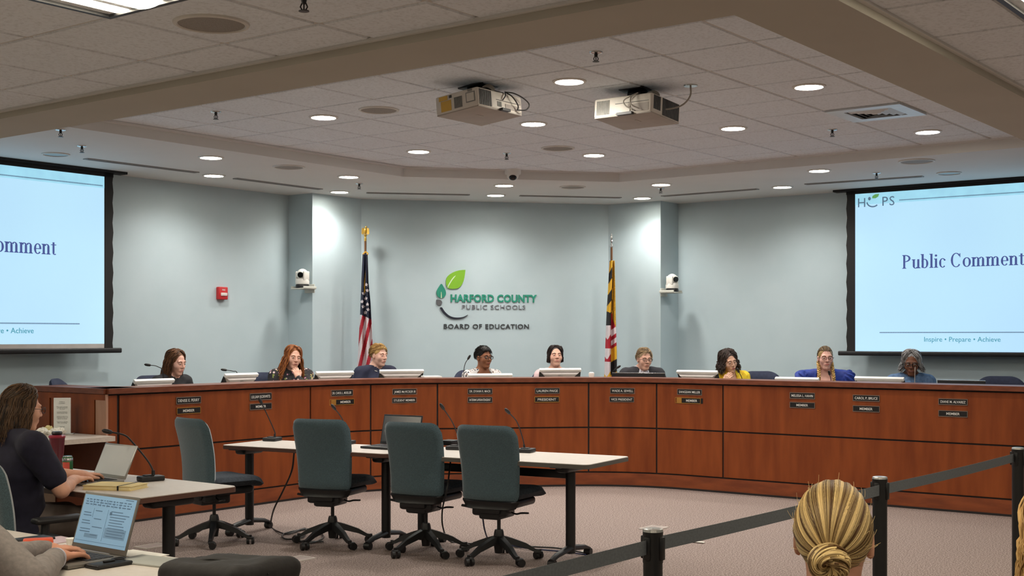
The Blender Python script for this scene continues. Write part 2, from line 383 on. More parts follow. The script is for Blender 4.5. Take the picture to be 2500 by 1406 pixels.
# fluorescent troffers of the near ceiling
def troffer(a0, a1, b0, b1, lb):
    t = thing('ceiling_troffer', lb, 'ceiling light', R((a0+a1)/2, (b0+b1)/2, Z_OUT), RZ, 'fluorescent troffers of the near ceiling')
    w, d = a1-a0-.024, b1-b0-.024
    b = MB()
    for s in (-1, 1): b.box((s*(w/2-.012), 0, -.012), (.024, d, .016)); b.box((0, s*(d/2-.012), -.012), (w-.048, .024, .016))
    b.obj('frame', BLACK, t, smooth=0)
    b = MB(); q = d/2-.024; n = 6
    for s in (-1, 1):
        for k in range(n):
            y0, y1 = s*(.09+(q-.09)*k/n), s*(.09+(q-.09)*(k+1)/n); z0, z1 = -.004-.006*math.sin(math.pi*k/n), -.004-.006*math.sin(math.pi*(k+1)/n)
            b.add([(-w/2+.024, y0, z0), (w/2-.024, y0, z0), (w/2-.024, y1, z1), (-w/2+.024, y1, z1)], [(0, 1, 2, 3)])
    b.obj('side_lens', TLENS, t)
    b = MB()
    for k in range(8):
        a, c = math.pi*k/8, math.pi*(k+1)/8; y0, y1 = -.09*math.cos(a), -.09*math.cos(c); z0, z1 = -.004-.02*math.sin(a), -.004-.02*math.sin(c)
        b.add([(-w/2+.024, y0, z0), (w/2-.024, y0, z0), (w/2-.024, y1, z1), (-w/2+.024, y1, z1)], [(0, 1, 2, 3)])
    b.obj('center_lens', TLENS, t)
troffer(2.038, 3.258, 3.96, 4.57, 'glowing troffer cut off by the top edge of the picture at left')
troffer(4.478, 5.698, .91, 1.52, 'glowing troffer cut off by the top right corner of the picture')
for a, bb in ((-1.62, 3.96), (2.038, 7.62), (-1.62, 7.62), (.818, .30), (-2.84, .30), (8.138, .91), (8.138, -2.75), (4.478, -2.75), (.818, -2.75), (-2.84, -2.75), (2.038, 9.45)):
    troffer(a, a+1.22, bb, bb+.61, 'one of the glowing troffers of the near ceiling out of view')
# dome camera hanging at the soffit edge
p = at_z(1252, 412, Z_TILE-.0); t = thing('dome_camera', 'white dome security camera hanging above the wall emblem', 'camera', p)
b = MB(); b.lathe([(.085, 0), (.085, -.05), (.075, -.065), (1e-6, -.065)], 28); b.obj('camera_housing', WHITEP, t)
b = MB(); b.lathe([(.066, -.062)]+[(.062*math.cos(R_(a)), -.070-.056*math.sin(R_(a))) for a in range(0, 90, 12)]+[(1e-6, -.127)], 24); b.obj('dome_ring', WHITEP, t)
GLOSS = mat('black_gloss', (10, 10, 12), .08, scale=3)
b = MB(); b.ell((0, -.03, -.092), (.042, .040, .034), 10); b.obj('dome_window', GLOSS, t)
# ---------------------------------------------------------------- the curved dais
WOOD = mat('cherry_wood', (138, 69, 29), .42, col2=(112, 51, 19), scale=3.2, stretch=(3, 3, .45), detail=6, lo=.3, hi=.7, spec=.3)
WOODR = mat('cherry_wood_rim', (122, 66, 42), .35, col2=(102, 52, 32), scale=5, stretch=(2, 2, 6), detail=5)
WOODK = mat('cherry_wood_base', (132, 66, 30), .42, col2=(108, 49, 19), scale=4, stretch=(1, 1, 4), detail=5)
WOODP = mat('pale_cherry_wood', (176, 134, 112), .4, col2=(160, 116, 92), scale=4, stretch=(3, 3, .5), detail=5)
SEAM = mat('black_seam', (22, 14, 12), .7)
LAMIN = mat('worktop_laminate', (196, 184, 172), .4, scale=60, col2=(184, 172, 160))
fb, fa, fs = 9.305, 11.81, 19.12              # b of the left straight, a of the right straight, a+b of the middle
t1, t2 = .80, .72; q = .70711
I1, I2 = (fs-fb, fb), (fa, fs-fa)
A_, Cc = (I1[0]-t1, fb), (I1[0]+t1*q, fb-t1*q)
Dd, F_ = (I2[0]-t2*q, I2[1]+t2*q), (fa, I2[1]-t2)
A_END, B_END = 6.595, 1.6
def arc(p, q_, n):            # p, q_ = (point, tangent angle); circular arc by fixed tangents
    (x0, y0), a0 = p; (x1, y1), a1 = q_; r = math.hypot(x1-x0, y1-y0)/(2*math.sin(abs(a1-a0)/2)); s = math.copysign(1, a1-a0)
    cx, cy = x0-s*r*math.sin(a0), y0+s*r*math.cos(a0)
    return [(cx+s*r*math.sin(a0+(a1-a0)*i/n), cy-s*r*math.cos(a0+(a1-a0)*i/n)) for i in range(n+1)]
PATH = [(A_END, fb)]+arc((A_, 0), (Cc, -math.pi/4), 10)+arc((Dd, -math.pi/4), (F_, -math.pi/2), 10)+[(fa, B_END)]
LEN = [0]
for i in range(1, len(PATH)): LEN.append(LEN[-1]+math.dist(PATH[i-1], PATH[i]))
def at_len(s):
    s = max(0, min(LEN[-1], s)); i = max(j for j in range(len(LEN)-1) if LEN[j] <= s+1e-9)
    t = (s-LEN[i])/(LEN[i+1]-LEN[i]); p, q_ = PATH[i], PATH[i+1]
    tx, ty = (q_[0]-p[0])/(LEN[i+1]-LEN[i]), (q_[1]-p[1])/(LEN[i+1]-LEN[i])
    return (p[0]+(q_[0]-p[0])*t, p[1]+(q_[1]-p[1])*t), (tx, ty)
def nrm(s):                    # outward normal (towards the room), smoothed over the joints
    (_, t0), (_, t3) = at_len(s-.06), at_len(s+.06); tx, ty = t0[0]+t3[0], t0[1]+t3[1]; l = math.hypot(tx, ty)
    return (ty/l, -tx/l)
def hit(px):
    """path length where the ray through column px meets the front of the dais"""
    r = (px-CX)/F; best = 0
    for i in range(len(PATH)-1):
        f = []
        for a, bb in (PATH[i], PATH[i+1]):
            p = R(a, bb); f.append(p.x-r*p.y)
        if f[0]*f[1] <= 0: best = LEN[i]+(LEN[i+1]-LEN[i])*abs(f[0])/(abs(f[0])+abs(f[1])+1e-9)
    return best
def off(s, d):
    (a, bb), _ = at_len(s); n = nrm(s); return (a+n[0]*d, bb+n[1]*d)
def run(s0, s1):
    return [s0]+[x for x in LEN if s0+.02 < x < s1-.02]+[s1]
def band(mb, s0, s1, z0, z1, d0, d1):
    """a strip following the front from s0 to s1, between the offsets d0 (outer) and d1 (inner)"""
    ss = run(s0, s1); o = [off(s, d0) for s in ss]; i = [off(s, d1) for s in ss]; n = len(ss)
    vs = [(x, y, z) for z in (z0, z1) for x, y in o]+[(x, y, z) for z in (z0, z1) for x, y in i]
    fs_ = []
    for k in range(n-1):
        fs_ += [(k, k+1, n+k+1, n+k), (2*n+k, 3*n+k, 3*n+k+1, 2*n+k+1), (n+k, n+k+1, 3*n+k+1, 3*n+k), (k, 2*n+k, 2*n+k+1, k+1)]
    fs_ += [(0, n, 3*n, 2*n), (n-1, 3*n-1, 4*n-1, 2*n-1)]
    return mb.add(vs, fs_)
ZT = 1.17
dais = thing('dais', 'long curved cherry wood board dais with black seams between its panels', 'dais', (0, 0, 0), RZ)
LE = LEN[-1]
b = MB(); band(b, 0, LE, ZT-.046, ZT, .03, -.34); b.obj('top_ledge', WOODR, dais, smooth=30)
b = MB(); band(b, 0, LE, .0, ZT-.046, -.012, -.05); b.obj('backing', SEAM, dais, smooth=30)
b = MB(); band(b, 0, LE, .02, .146, .0, -.02); b.obj('base_panel', WOODK, dais, smooth=30)
b = MB(); band(b, 0, LE, .0, .02, .004, -.02); b.obj('toe_strip', SEAM, dais, smooth=30)
b = MB(); band(b, .05, LE-.05, .87, .90, -.06, -.80); b.obj('worktop', LAMIN, dais, smooth=30)
js = [0.0]+[hit(x) for x in (290, 758, 905, 1068, 1437, 1603, 1765)]+[LE]
g = .009
for i in range(len(js)-1):
    s0, s1 = js[i]+(g if i else 0), js[i+1]-(g if i < len(js)-2 else 0)
    if i == 0:
        b = MB(); band(b, s0, s1-g, .165, ZT-.06, 0, -.02); b.obj('end_post', WOOD, dais, smooth=30); continue
    for z0, z1 in ((.162, .626), (.642, ZT-.062)):
        b = MB(); band(b, s0, s1, z0, z1, 0, -.02); b.obj('front_panel', WOOD, dais, smooth=30)
# return at the left end
EB = fb+1.08
b = MB(); b.box((A_END+.02, (fb+EB)/2, (ZT-.046)/2), (.04, EB-fb-.02, ZT-.046)); b.obj('end_backing', SEAM, dais, smooth=0)
b = MB(); b.box((A_END+.15, (fb+EB)/2+.01, ZT-.023), (.36, EB-fb, .046)); b.obj('end_ledge', WOODR, dais, smooth=0)
b = MB(); b.box((A_END-.004, fb+.07, (ZT-.05)/2), (.02, .15, ZT-.05)); b.obj('corner_post', WOODP, dais, smooth=0)
b = MB(); b.box((A_END-.004, EB-.13, (ZT-.05)/2), (.02, .24, ZT-.05)); b.obj('end_post', WOOD, dais, smooth=0)
b = MB(); b.box((A_END-.002, (fb+.155+EB-.265)/2, (ZT-.10)/2), (.02, EB-fb-.42-.02, ZT-.10)); b.obj('end_panel', WOOD, dais, smooth=0)
b = MB(); b.box((A_END-.006, (fb+EB)/2, ZT-.075), (.02, EB-fb-.02, .05)); b.obj('end_rail', WOOD, dais, smooth=0)
# raised floor behind the dais
b = MB(); band(b, .15, LE, 0, .15, -.06, -2.6)
o = b.obj('floor_platform', CARPET, rz=RZ, smooth=0); struct(o)

# ---------------------------------------------------------------- name plates
GOLD = mat('brass', (214, 160, 80), .35, .8, scale=20); PLATE = mat('plate_black', (16, 15, 15), .4)
GREYE = mat('plate_edge', (120, 104, 92), .5); LETW = mat('plate_letter', (222, 220, 214), .5)
plates = [(460, 977, 60, 17, 'DENISE E. PERRY', 0), (460, 1002, 58, 16, 'MEMBER', 1), (636, 968, 53, 17, 'LILLIAN KORWITS', 0), (636, 992, 53, 15, 'MEMBER', 3),
          (834, 959, 54, 15, 'DR. CAROL L. MUELLER', 0), (840, 981, 60, 14, 'MEMBER', 2), (988, 956, 60, 14, 'JAMES McVICKER III', 0), (987, 977, 60, 13, 'STUDENT MEMBER', 3),
          (1172, 955, 60, 14, 'DR. DYANN R. MACK', 0), (1172, 976, 60, 14, 'INTERIM SUPERINTENDENT', 3), (1336, 954, 60, 14, 'LAUREN PAIGE', 0), (1335, 975, 60, 14, 'PRESIDENT', 1),
          (1520, 954, 60, 14, 'WADE A. SEWELL', 0), (1518, 975, 60, 13, 'VICE PRESIDENT', 3), (1684, 957, 60, 14, 'SANGEAN MILLER', 0), (1686, 978, 62, 14, 'MEMBER', 2),
          (1959, 966, 61, 15, 'MELISSA L. HAHN', 0), (1959, 989, 61, 14, 'MEMBER', 3), (2115, 972, 65, 15, 'CAROL P. BRUCE', 0), (2115, 998, 65, 15, 'MEMBER', 3),
          (2327, 981, 71, 15, 'DIANE M. ALVAREZ', 0), (2327, 1010, 71, 15, 'MEMBER', 3)]
who = ['leftmost of all plates', 'second pair from the left', 'third pair from the left', 'below the blond boy', 'below the woman in dark glasses', 'below the smiling dark-haired woman',
       'below the man in glasses', 'left of the yellow shirt', 'below the woman in blue', 'left of and below the grey-haired person', 'rightmost of all plates']
for i, (px, py, pw, ph, tx, fr) in enumerate(plates):
    s = hit(px); (a, bb), _ = at_len(s); n = nrm(s); p = R(*off(s, .001)); z = EYE-(py-HY)/F*p.y; p.z = z
    nw = R(n[0], n[1]); view = Vector((p.x, p.y, 0)).normalized(); xr = Vector((-nw.y, nw.x, 0)); fore = abs(xr.x-xr.y*(p.x/p.y))
    W, Hh = pw/F*p.y/fore, ph/F*p.y
    role = 'title' if i % 2 else 'name'
    t = thing('title_plate' if i % 2 else 'name_plate', f'black {role} plate on the dais front, {who[i//2]}'.replace('title plate', 'framed title plate' if fr != 2 else 'title plate askew in brass'), 'name plate', p, math.atan2(xr.y, xr.x), 'name plates on the dais front')
    Mx = Matrix(((1, 0, 0, 0), (0, 0, -1, 0), (0, 1, 0, 0), (0, 0, 0, 1)))   # text plane -> upright, facing -y
    b = MB(); b.box((0, -.002, 0), (W*.98, .004, Hh*.9)); b.obj('plate', PLATE, t, smooth=0)
    b = MB()
    for k in (-1, 1): b.box((0 if fr != 2 else -.03, -.003, k*Hh*.47), (W, .007, Hh*.09)); b.box((k*W*.495-(.03 if fr == 2 else 0), -.003, 0), (W*.016, .007, Hh*.9))
    if fr == 2: b.box((-W*.44, -.0035, 0), (W*.2, .007, Hh*.9))
    b.obj('plate_frame', GOLD if fr in (1, 2) else GREYE, t, smooth=0)
    v, f = text(tx, min(W*.86, Hh*.46*.78*len(tx)), Hh*.42, .0015, bold=.005)
    b = MB(); b.add(v, f, Matrix.Translation((W*.05 if fr == 2 else 0, -.004, -Hh*.2)) @ Mx); b.obj('lettering', LETW, t, smooth=0)

# ---------------------------------------------------------------- monitors, laptops and microphones on the dais
MONB = mat('monitor_white', (236, 234, 230), .4); MONG = mat('monitor_back_grey', (196, 188, 184), .5); LOGO = mat('logo_grey', (150, 148, 146), .4)
def place_behind(px, depth):
    """spot on the worktop, depth metres behind the front, seen in column px; with the local outward normal"""
    s = hit(px)
    for _ in range(12):
        p = R(*off(s, -depth)); e = p.x-(px-CX)/F*p.y; s -= e*.9
    return R(*off(s, -depth)), R(*nrm(s))
def monitor(px, pw, ytop, style, lb):
    p, n = place_behind(px, .62); ang = math.atan2(n.y, n.x)+math.pi/2    # local -y faces the room
    W = pw/F*p.y; zt = EYE-(ytop-HY)/F*p.y
    t = thing('monitor', lb, 'monitor', (p.x, p.y, .90), ang, 'monitors on the dais')
    h = zt-.90; tilt = R_(32); Hs = .31
    M = Matrix.Translation((0, 0, h)) @ Matrix.Rotation(tilt, 4, 'X')          # panel hangs down from its top edge, top leaning to the room
    case = MONB
    b = MB(); b.rbox((0, .003, -Hs/2), (W*.995, .024, Hs), .006, 2, M); b.obj('screen_case', BLACK, t)
    b = MB(); b.rbox((0, -.004, -.016), (W, .036, .034), .005, 2, M); b.obj('top_band', case, t)
    b = MB(); b.box((0, .0165, -Hs/2), (W*.95, .004, Hs*.88), M); b.obj('screen', GLOSS, t, smooth=0)
    b = MB(); z0, z1 = -.032, -.150; y = -.006
    b.add([(-W*.49, y, z0), (W*.49, y, z0), (W*.27, y, z1), (-W*.27, y, z1), (-W*.40, y-.040, z0-.012), (W*.40, y-.040, z0-.012), (W*.22, y-.040, z1+.01), (-W*.22, y-.040, z1+.01)],
          [(0, 1, 5, 4), (1, 2, 6, 5), (2, 3, 7, 6), (3, 0, 4, 7), (4, 5, 6, 7)], M); b.obj('back_shell', MONG, t, smooth=0)
    if style:
        v, f = text('DELL', None, .017, .001, bold=.01); Mx = Matrix(((1, 0, 0, 0), (0, 0, -1, 0), (0, 1, 0, 0), (0, 0, 0, 1)))
        b = MB(); b.add(v, f, M @ Matrix.Translation((0, y-.041, z0-.036)) @ Mx); b.obj('logo', LOGO, t, smooth=0)
    b = MB(); b.cyl((0, .10, 0), (0, .06, h-.2), .022, .02, 12); b.rbox((0, .1, .008), (.22, .18, .016), .006, 2); b.obj('monitor_stand', DARK, t)
for px, pw, yt, st, lb in [(377, 118, 926, 1, 'white-backed monitor in front of the first seated woman at left'), (590, 104, 912, 1, 'white-backed monitor left of the woman with reddish hair'),
        (818, 102, 907, 1, 'white-backed monitor between the reddish-haired woman and the blond boy'), (981, 110, 903, 1, 'white-backed monitor in front of the blond boy'),
        (1197, 109, 913, 0, 'white monitor lying low in front of the woman with short dark hair'), (1368, 103, 900, 1, 'white-backed monitor in front of the smiling dark-haired woman'),
        (1697, 108, 905, 1, 'white-backed monitor left of the woman in yellow'), (1945, 114, 922, 0, 'white monitor lying low in front of the woman in blue'),
        (2146, 124, 921, 1, 'white-backed monitor left of the grey-haired person')]:
    monitor(px, pw, yt, st, lb)
def dark_laptop(px, pw, ytop, ring, lb):
    p, n = place_behind(px, .50); W = pw/F*p.y; zt = EYE-(ytop-HY)/F*p.y
    t = thing('laptop', lb, 'laptop', (p.x, p.y, .90), math.atan2(n.y, n.x)+math.pi/2); h = zt-.90
    M = Matrix.Rotation(R_(8), 4, 'X')
    b = MB(); b.rbox((0, 0, h/2), (W, .012, h), .005, 2, M); b.obj('lid', BLACK, t)
    b = MB(); b.rbox((0, .0, h-.003), (W, .014, .008), .003, 2, M); b.obj('lid_edge', CHROME, t)
    b = MB(); b.rbox((0, .13, .010), (W, .25, .018), .004, 2); b.obj('keyboard_base', BLACK, t)
    if ring:
        b = MB(); b.tube([(.024*math.cos(R_(a)), -.008, h*.62+.024*math.sin(R_(a))) for a in range(0, 361, 20)], .0022, 6, M); b.obj('logo_ring', CHROME, t)
dark_laptop(1560, 130, 909, 0, 'black laptop opened in front of the man in glasses')
dark_laptop(2350, 116, 927, 1, 'black laptop with a round emblem at the right end of the dais')
MICB = mat('microphone_black', (24, 24, 26), .5); MICW = mat('microphone_pale', (190, 186, 182), .5)
def mic(loc, pts, lb, r=.0045, head=None, m=MICB, base=(.10, .12, .03), rz=0):
    """gooseneck microphone: base slab, bent neck through the points, foam head on the last"""
    loc = Vector(loc); t = thing('gooseneck_microphone', lb, 'microphone', loc, rz, 'gooseneck microphones'); Ri = Matrix.Rotation(-rz, 4, 'Z')
    b = MB(); b.rbox((0, 0, base[2]/2), base, .008, 2); b.rbox((0, -base[1]*.1, base[2]+.003), (base[0]*.5, base[1]*.4, .008), .003, 2); b.obj('base', m if m is MICB else DARK, t)
    P = [Ri @ (Vector(p)-loc) for p in pts]; sp_ = spline(P, 7)
    b = MB(); b.tube(sp_, r, 7); b.cyl(P[0], P[0]+(P[1]-P[0]).normalized()*.03, r*2, r*1.8, 10); b.obj('gooseneck', m, t)
    d = (sp_[-1]-sp_[-2]).normalized(); e = P[-1]; b = MB(); hr = head or (.013 if m is MICB else .0055)
    b.tube([e-d*.02, e-d*.012, e+d*.01, e+d*.03, e+d*.042], [hr*.5, hr*.9, hr, hr*.9, hr*.35], 12); b.obj('microphone_head', MICB if m is MICB else m, t)
def dmic(px, py, hx, hy, lb, depth=.45, m=MICB, mid=None, r=.004):
    p, _ = place_behind(px, depth); d = p.y
    pts = [Vector((p.x, p.y, .93)), at_d(px, py, d)]
    if mid: pts.append(at_d(*mid, d-.03))
    pts.append(at_d(hx, hy, d-.06))
    mic((p.x, p.y, .90), pts, lb, r=r, m=m)
dmic(398, 912, 363, 891, 'gooseneck microphone curving left of the first seated woman at left', mid=(385, 895), depth=.80)
dmic(580, 915, 549, 903, 'gooseneck microphone above the second monitor from the left', mid=(568, 906), depth=.80)
dmic(1132, 916, 1144, 874, 'upright gooseneck microphone left of the woman with short dark hair', mid=(1135, 890))
dmic(1494, 918, 1508, 897, 'gooseneck microphone between the state flag and the black laptop', mid=(1498, 904))
dmic(1812, 928, 1803, 906, 'gooseneck microphone in front of the yellow shirt')
dmic(2029, 932, 2025, 912, 'gooseneck microphone in front of the woman in blue')
dmic(2233, 940, 2234, 905, 'pale upright gooseneck microphone in front of the grey-haired person', m=MICW)
PAPER = mat('paper_white', (238, 236, 230), .7)
p, n = place_behind(1444, .22); t = MB(); t.lathe([(.026, 0), (.032, .03), (.030, .045), (.016, .054), (1e-6, .055)], 16, sx=1, sy=.6)
tag(t.obj('paper_cup', PAPER, loc=(p.x, p.y, ZT)), 'small white cup on the dais ledge left of the state flag', 'cup')
p, n = place_behind(1056, .30); t = MB(); t.rbox((0, 0, .008), (.19, .26, .016), .003, 2)
tag(t.obj('paper_stack', PAPER, loc=(p.x, p.y, ZT), rz=math.atan2(n.y, n.x)+math.pi/2), 'flat stack of white papers on the ledge right of the boy', 'papers')

# ---------------------------------------------------------------- projection screens
SLIDE = mat('slide_light', (186, 228, 248), .9, emit=1.0, col2=(178, 218, 246), scale=.6, detail=1, dim=.25)
STXT = mat('slide_text_blue', (84, 100, 168), .9, emit=.7, dim=.25); STEAL = mat('slide_text_teal', (84, 172, 190), .9, emit=.7, dim=.25); SGREY = mat('slide_text_grey', (104, 134, 160), .9, emit=.7, dim=.25)
SLIME = mat('slide_leaf_green', (120, 190, 110), .9, emit=.7, dim=.25); SBAND = mat('slide_band', (166, 224, 246), .9, emit=.95, dim=.25)
SCRW = mat('screen_cloth', (196, 192, 190), .9); SCRB = mat('screen_black_border', (18, 17, 18), .7)
# condensed roman letters drawn as strokes: (kind, ...) on a unit of x-height .66, cap 1.0
def serif(s, mb, x0, y0, capw, M):
    """old-style roman lettering made of thick stems, thin arcs and bracketed serifs; returns the advance"""
    th, tn = .135, .05; z = (0, .002)
    def poly(p): mb.prism([(x0+a*capw, y0+b_*capw) for a, b_ in p], *z, M)
    def stem(x, y0_, y1, t=th): poly([(x, y0_), (x+t, y0_), (x+t, y1), (x, y1)])
    def serf(x, y, w, up=1): poly([(x-.07, y), (x+w+.07, y), (x+w+.07, y+.028*up), (x+w, y+.075*up), (x, y+.075*up), (x-.07, y+.028*up)])
    def bowl(cx, cy, rx, ry, a0, a1, t=th, n=14, tmin=tn):
        P = []; Q = []
        for i in range(n+1):
            a = R_(a0+(a1-a0)*i/n); w_ = tmin+(t-tmin)*abs(math.cos(a))**1.4
            P.append((cx+rx*math.cos(a), cy+ry*math.sin(a))); Q.append((cx+(rx-w_)*math.cos(a), cy+(ry-min(w_, .06+.5*(t-tmin)*abs(math.cos(a))))*math.sin(a)))
        for i in range(n): poly([P[i], P[i+1], Q[i+1], Q[i]])
    for ch in s:
        if ch == 'P': stem(.08, 0, 1); serf(.08, 0, th); serf(.08, 1, th, -1); bowl(.21, .74, .36, .26, -90, 90); poly([(.1, 1), (.25, 1), (.25, .95), (.1, .95)]); poly([(.1, .48), (.25, .48), (.25, .53), (.1, .53)]); ad = .66
        elif ch == 'C': bowl(.40, .5, .34, .52, 40, 320); poly([(.62, .98), (.67, .98), (.67, .70), (.63, .70)]); ad = .78
        elif ch == 'u': stem(.06, .12, .66); stem(.36, 0, .66); serf(.06, .66, th-.03, -1); serf(.36, 0, th+.02); bowl(.245, .2, .185, .22, 180, 320); ad = .60
        elif ch == 'b': stem(.05, .02, 1.02); serf(.05, 1.02, th-.06, -1); bowl(.24, .33, .25, .345, -150, 150); ad = .56
        elif ch == 'l': stem(.07, 0, 1.02); serf(.07, 0, th); serf(.07, 1.02, th-.06, -1); ad = .30
        elif ch == 'i': stem(.07, 0, .66); serf(.07, 0, th); serf(.07, .66, th-.06, -1); poly([(.135+.08*math.cos(k), .88+.08*math.sin(k)) for k in np.linspace(0, 2*math.pi, 13)[:-1]]); ad = .30
        elif ch == 'c': bowl(.27, .33, .23, .345, 45, 315); poly([(.40+.06*math.cos(k), .54+.06*math.sin(k)) for k in np.linspace(0, 2*math.pi, 11)[:-1]]); ad = .48
        elif ch == 'o': bowl(.30, .33, .26, .345, 0, 360, n=24); ad = .60
        elif ch in 'mn':
            n_ = 2 if ch == 'm' else 1
            stem(.06, 0, .66); serf(.06, 0, th); serf(.06, .66, th-.06, -1)
            for k in range(n_): stem(.36+.30*k, 0, .47); serf(.36+.30*k, 0, th); bowl(.315+.30*k, .46, .18, .21, 0, 150)
            ad = .60 if ch == 'n' else .90
        elif ch == 'e': bowl(.27, .33, .235, .345, 0, 318); poly([(.08, .36), (.50, .36), (.50, .31), (.08, .31)]); ad = .53
        elif ch == 't': stem(.10, .1, .80, .12); poly([(.0, .66), (.34, .66), (.34, .61), (.0, .61)]); bowl(.24, .13, .14, .14, 180, 310, .11); ad = .36
        else: ad = .26
        x0 += ad*capw
    return x0
def slide(t, w, h, M, full_logo=True):
    """slide lettering in slide coordinates (x right from the centre, y up from the bottom), M maps to the cloth"""
    tmp = MB(); wtot = serif('Public Comment', tmp, 0, 0, 1, Matrix.Identity(4)); cw = .148; sx = 1.285/(wtot*cw)
    xw = -wtot*cw/2
    for wd in ('Public ', 'Comment'):
        b = MB(); xw = serif(wd, b, xw, 0, cw, M @ Matrix.Translation((0, h*.515, 0)) @ Matrix.Scale(sx, 4, (1, 0, 0))); b.obj('title_word', STXT, t, smooth=0)
    v, f = text('Inspire \u2022 Prepare \u2022 Achieve', .80, None, .002); b = MB(); b.add(v, f, M @ Matrix.Translation((0, h*.062, 0))); b.obj('slide_motto', STEAL, t, smooth=0)
    def dots(x0, x1, y, nm):
        b = MB(); n = 150 if x1-x0 > 1.6 else 120
        for k in range(n): x = x0+(x1-x0)*(k+.5)/n; b.add([(x-.0045, y-.006, .001), (x+.0045, y-.006, .001), (x+.0045, y+.006, .001), (x-.0045, y+.006, .001)], [(0, 1, 2, 3)], M)
        b.obj(nm, SGREY, t, smooth=0)['kind'] = 'stuff'
    dots(-w/2+.28, w/2-.28, h*.118, 'dotted_line'); dots(-w/2+.50, w/2-.02, h*.944, 'dotted_line')
    x = -w/2+.03; y = h*.915
    b = MB()
    v, f = text('H', None, .105, .002); b.add(v, f, M @ Matrix.Translation((x+.045, y, 0)))
    v, f = text('PS', None, .105, .002, space=1.15); b.add(v, f, M @ Matrix.Translation((x+.350, y, 0)))
    b.prism([(x+.175+.075*math.cos(R_(a)), y+.052+.062*math.sin(R_(a))) for a in range(185, 320, 10)]+[(x+.175+.062*math.cos(R_(a)), y+.056+.052*math.sin(R_(a))) for a in range(315, 180, -10)], 0, .002, M)
    b.prism([(x+.135+.016*math.cos(k), y+.088+.02*math.sin(k)) for k in np.linspace(0, 6.28, 10)[:-1]], 0, .002, M)
    b.obj('slide_logo', SGREY, t, smooth=0)
    b = MB(); b.prism([(x+.165, y+.09), (x+.17, y+.115), (x+.20, y+.132), (x+.245, y+.134), (x+.235, y+.105), (x+.205, y+.088)], 0, .002, M); b.obj('logo_leaf', SLIME, t, smooth=0)
def screen(lb, edge_pos, axis, sgn, ztop, zbot, zbar, wide, greystrip):
    # local: x along the cloth away from the room corner side, y up; origin at bottom centre of the slide
    t = thing('projection_screen', lb, 'projection screen')
    h = ztop-zbot; cx = edge_pos[0]+sgn*wide/2
    if axis == 'b': o = R(edge_pos[1], cx, zbot); x = R(0, -1); n = R(-1, 0)
    else: o = R(cx, edge_pos[1], zbot); x = R(1, 0); n = R(0, -1)
    t.location = o; t.rotation_euler = (0, 0, math.atan2(x.y, x.x))
    Mx = Matrix(((1, 0, 0, 0), (0, 0, -1, 0), (0, 1, 0, 0), (0, 0, 0, 1))); M = Mx.copy()
    e = .0
    b = MB(); b.box((0, .004, (h)/2), (wide, .004, h)); b.obj('slide', SLIDE, t, smooth=0)
    b = MB(); b.box((0, .0015, h*.965), (wide, .003, h*.07)); b.obj('slide_band', SBAND, t, smooth=0)
    b = MB(); b.box((0, .012, h/2), (wide+.2, .006, h+.10+2*greystrip)); b.obj('screen_cloth', SCRW, t, smooth=0)
    b = MB()
    for s in (-1, 1):
        n_ = 9
        for k in range(n_):                    # tab-tensioned black edges, pinched slightly between the tabs
            z0, z1 = -.05-greystrip+(h+.10+greystrip)*k/n_, -.05-greystrip+(h+.10+greystrip)*(k+1)/n_; xo = s*(wide/2+.105); xm = s*(wide/2+.094); xi = s*wide/2
            b.add([(xi, .0, z0), (xo, .0, z0), (xm, .0, (z0+z1)/2), (xo, .0, z1), (xi, .0, z1), (xi, .016, z0), (xo, .016, z0), (xm, .016, (z0+z1)/2), (xo, .016, z1), (xi, .016, z1)],
                  [(0, 1, 2, 3, 4), (5, 6, 7, 8, 9), (0, 1, 6, 5), (1, 2, 7, 6), (2, 3, 8, 7), (3, 4, 9, 8), (4, 0, 5, 9)])
    b.box((0, .008, h+.026), (wide+.21, .016, .052)); b.obj('black_border', SCRB, t, smooth=0)
    if greystrip: b = MB(); b.box((0, .006, -greystrip/2), (wide, .008, greystrip)); b.obj('unlit_strip', SCRW, t, smooth=0)
    b = MB(); b.rbox((0, .012, -.025-greystrip), (wide+.40, .05, .05), .012, 3); b.obj('bottom_bar', DARK, t)
    b = MB(); b.box((0, .03, 3.26-zbot-.012), (wide+.5, .12, .024)); b.obj('housing_slot', SCRB, t, smooth=0)
    slide(t, wide, h, M)
screen('projection screen on the right wall, black-bordered, with a blue Public Comment slide', (5.514, 13.65), 'b', -1, 3.2, 1.451, 1.40, 2.35, 0.0)
screen('projection screen on the left wall, black-bordered, slide cut off at the picture edge', (7.622, 10.80), 'a', -1, 3.193, 1.543, 1.45, 2.35, .042)

# ---------------------------------------------------------------- emblem on the center wall
P0, P1 = R(11.106, 10.65), R(13.44, 8.64); wx = (P1-P0).normalized(); wn = Vector((wx.y, -wx.x, 0))
def on_wall(px, py):
    r = (px-CX)/F; k = (P0.x-r*P0.y)/(r*wx.y-wx.x); p = P0+wx*k; p.z = EYE-(py-HY)/F*p.y; return p
def wl(zx, zy):                 # emblem sheet (2173x1406 view of the wall) -> wall coordinates
    p = on_wall(1020+zx/6.391, 620+zy/6.391); return ((p-P0).dot(wx), p.z)
LG = mat('emblem_lime', (128, 186, 40), .5); LGE = mat('emblem_lime_edge', (96, 150, 34), .5); TEAL = mat('emblem_teal', (36, 142, 118), .5); GREY = mat('emblem_grey', (92, 94, 98), .5); NAVY = mat('emblem_navy', (22, 26, 44), .5); DGREY = mat('emblem_dark_grey', (62, 66, 70), .5); MGREY = mat('emblem_mid_grey', (128, 130, 138), .5)
oc, oz = wl(1100, 780); t = thing('wall_emblem', 'raised wall emblem of leaves and school board lettering on the center wall', 'sign', P0+wx*oc+Vector((0, 0, oz)), math.atan2(wx.y, wx.x))
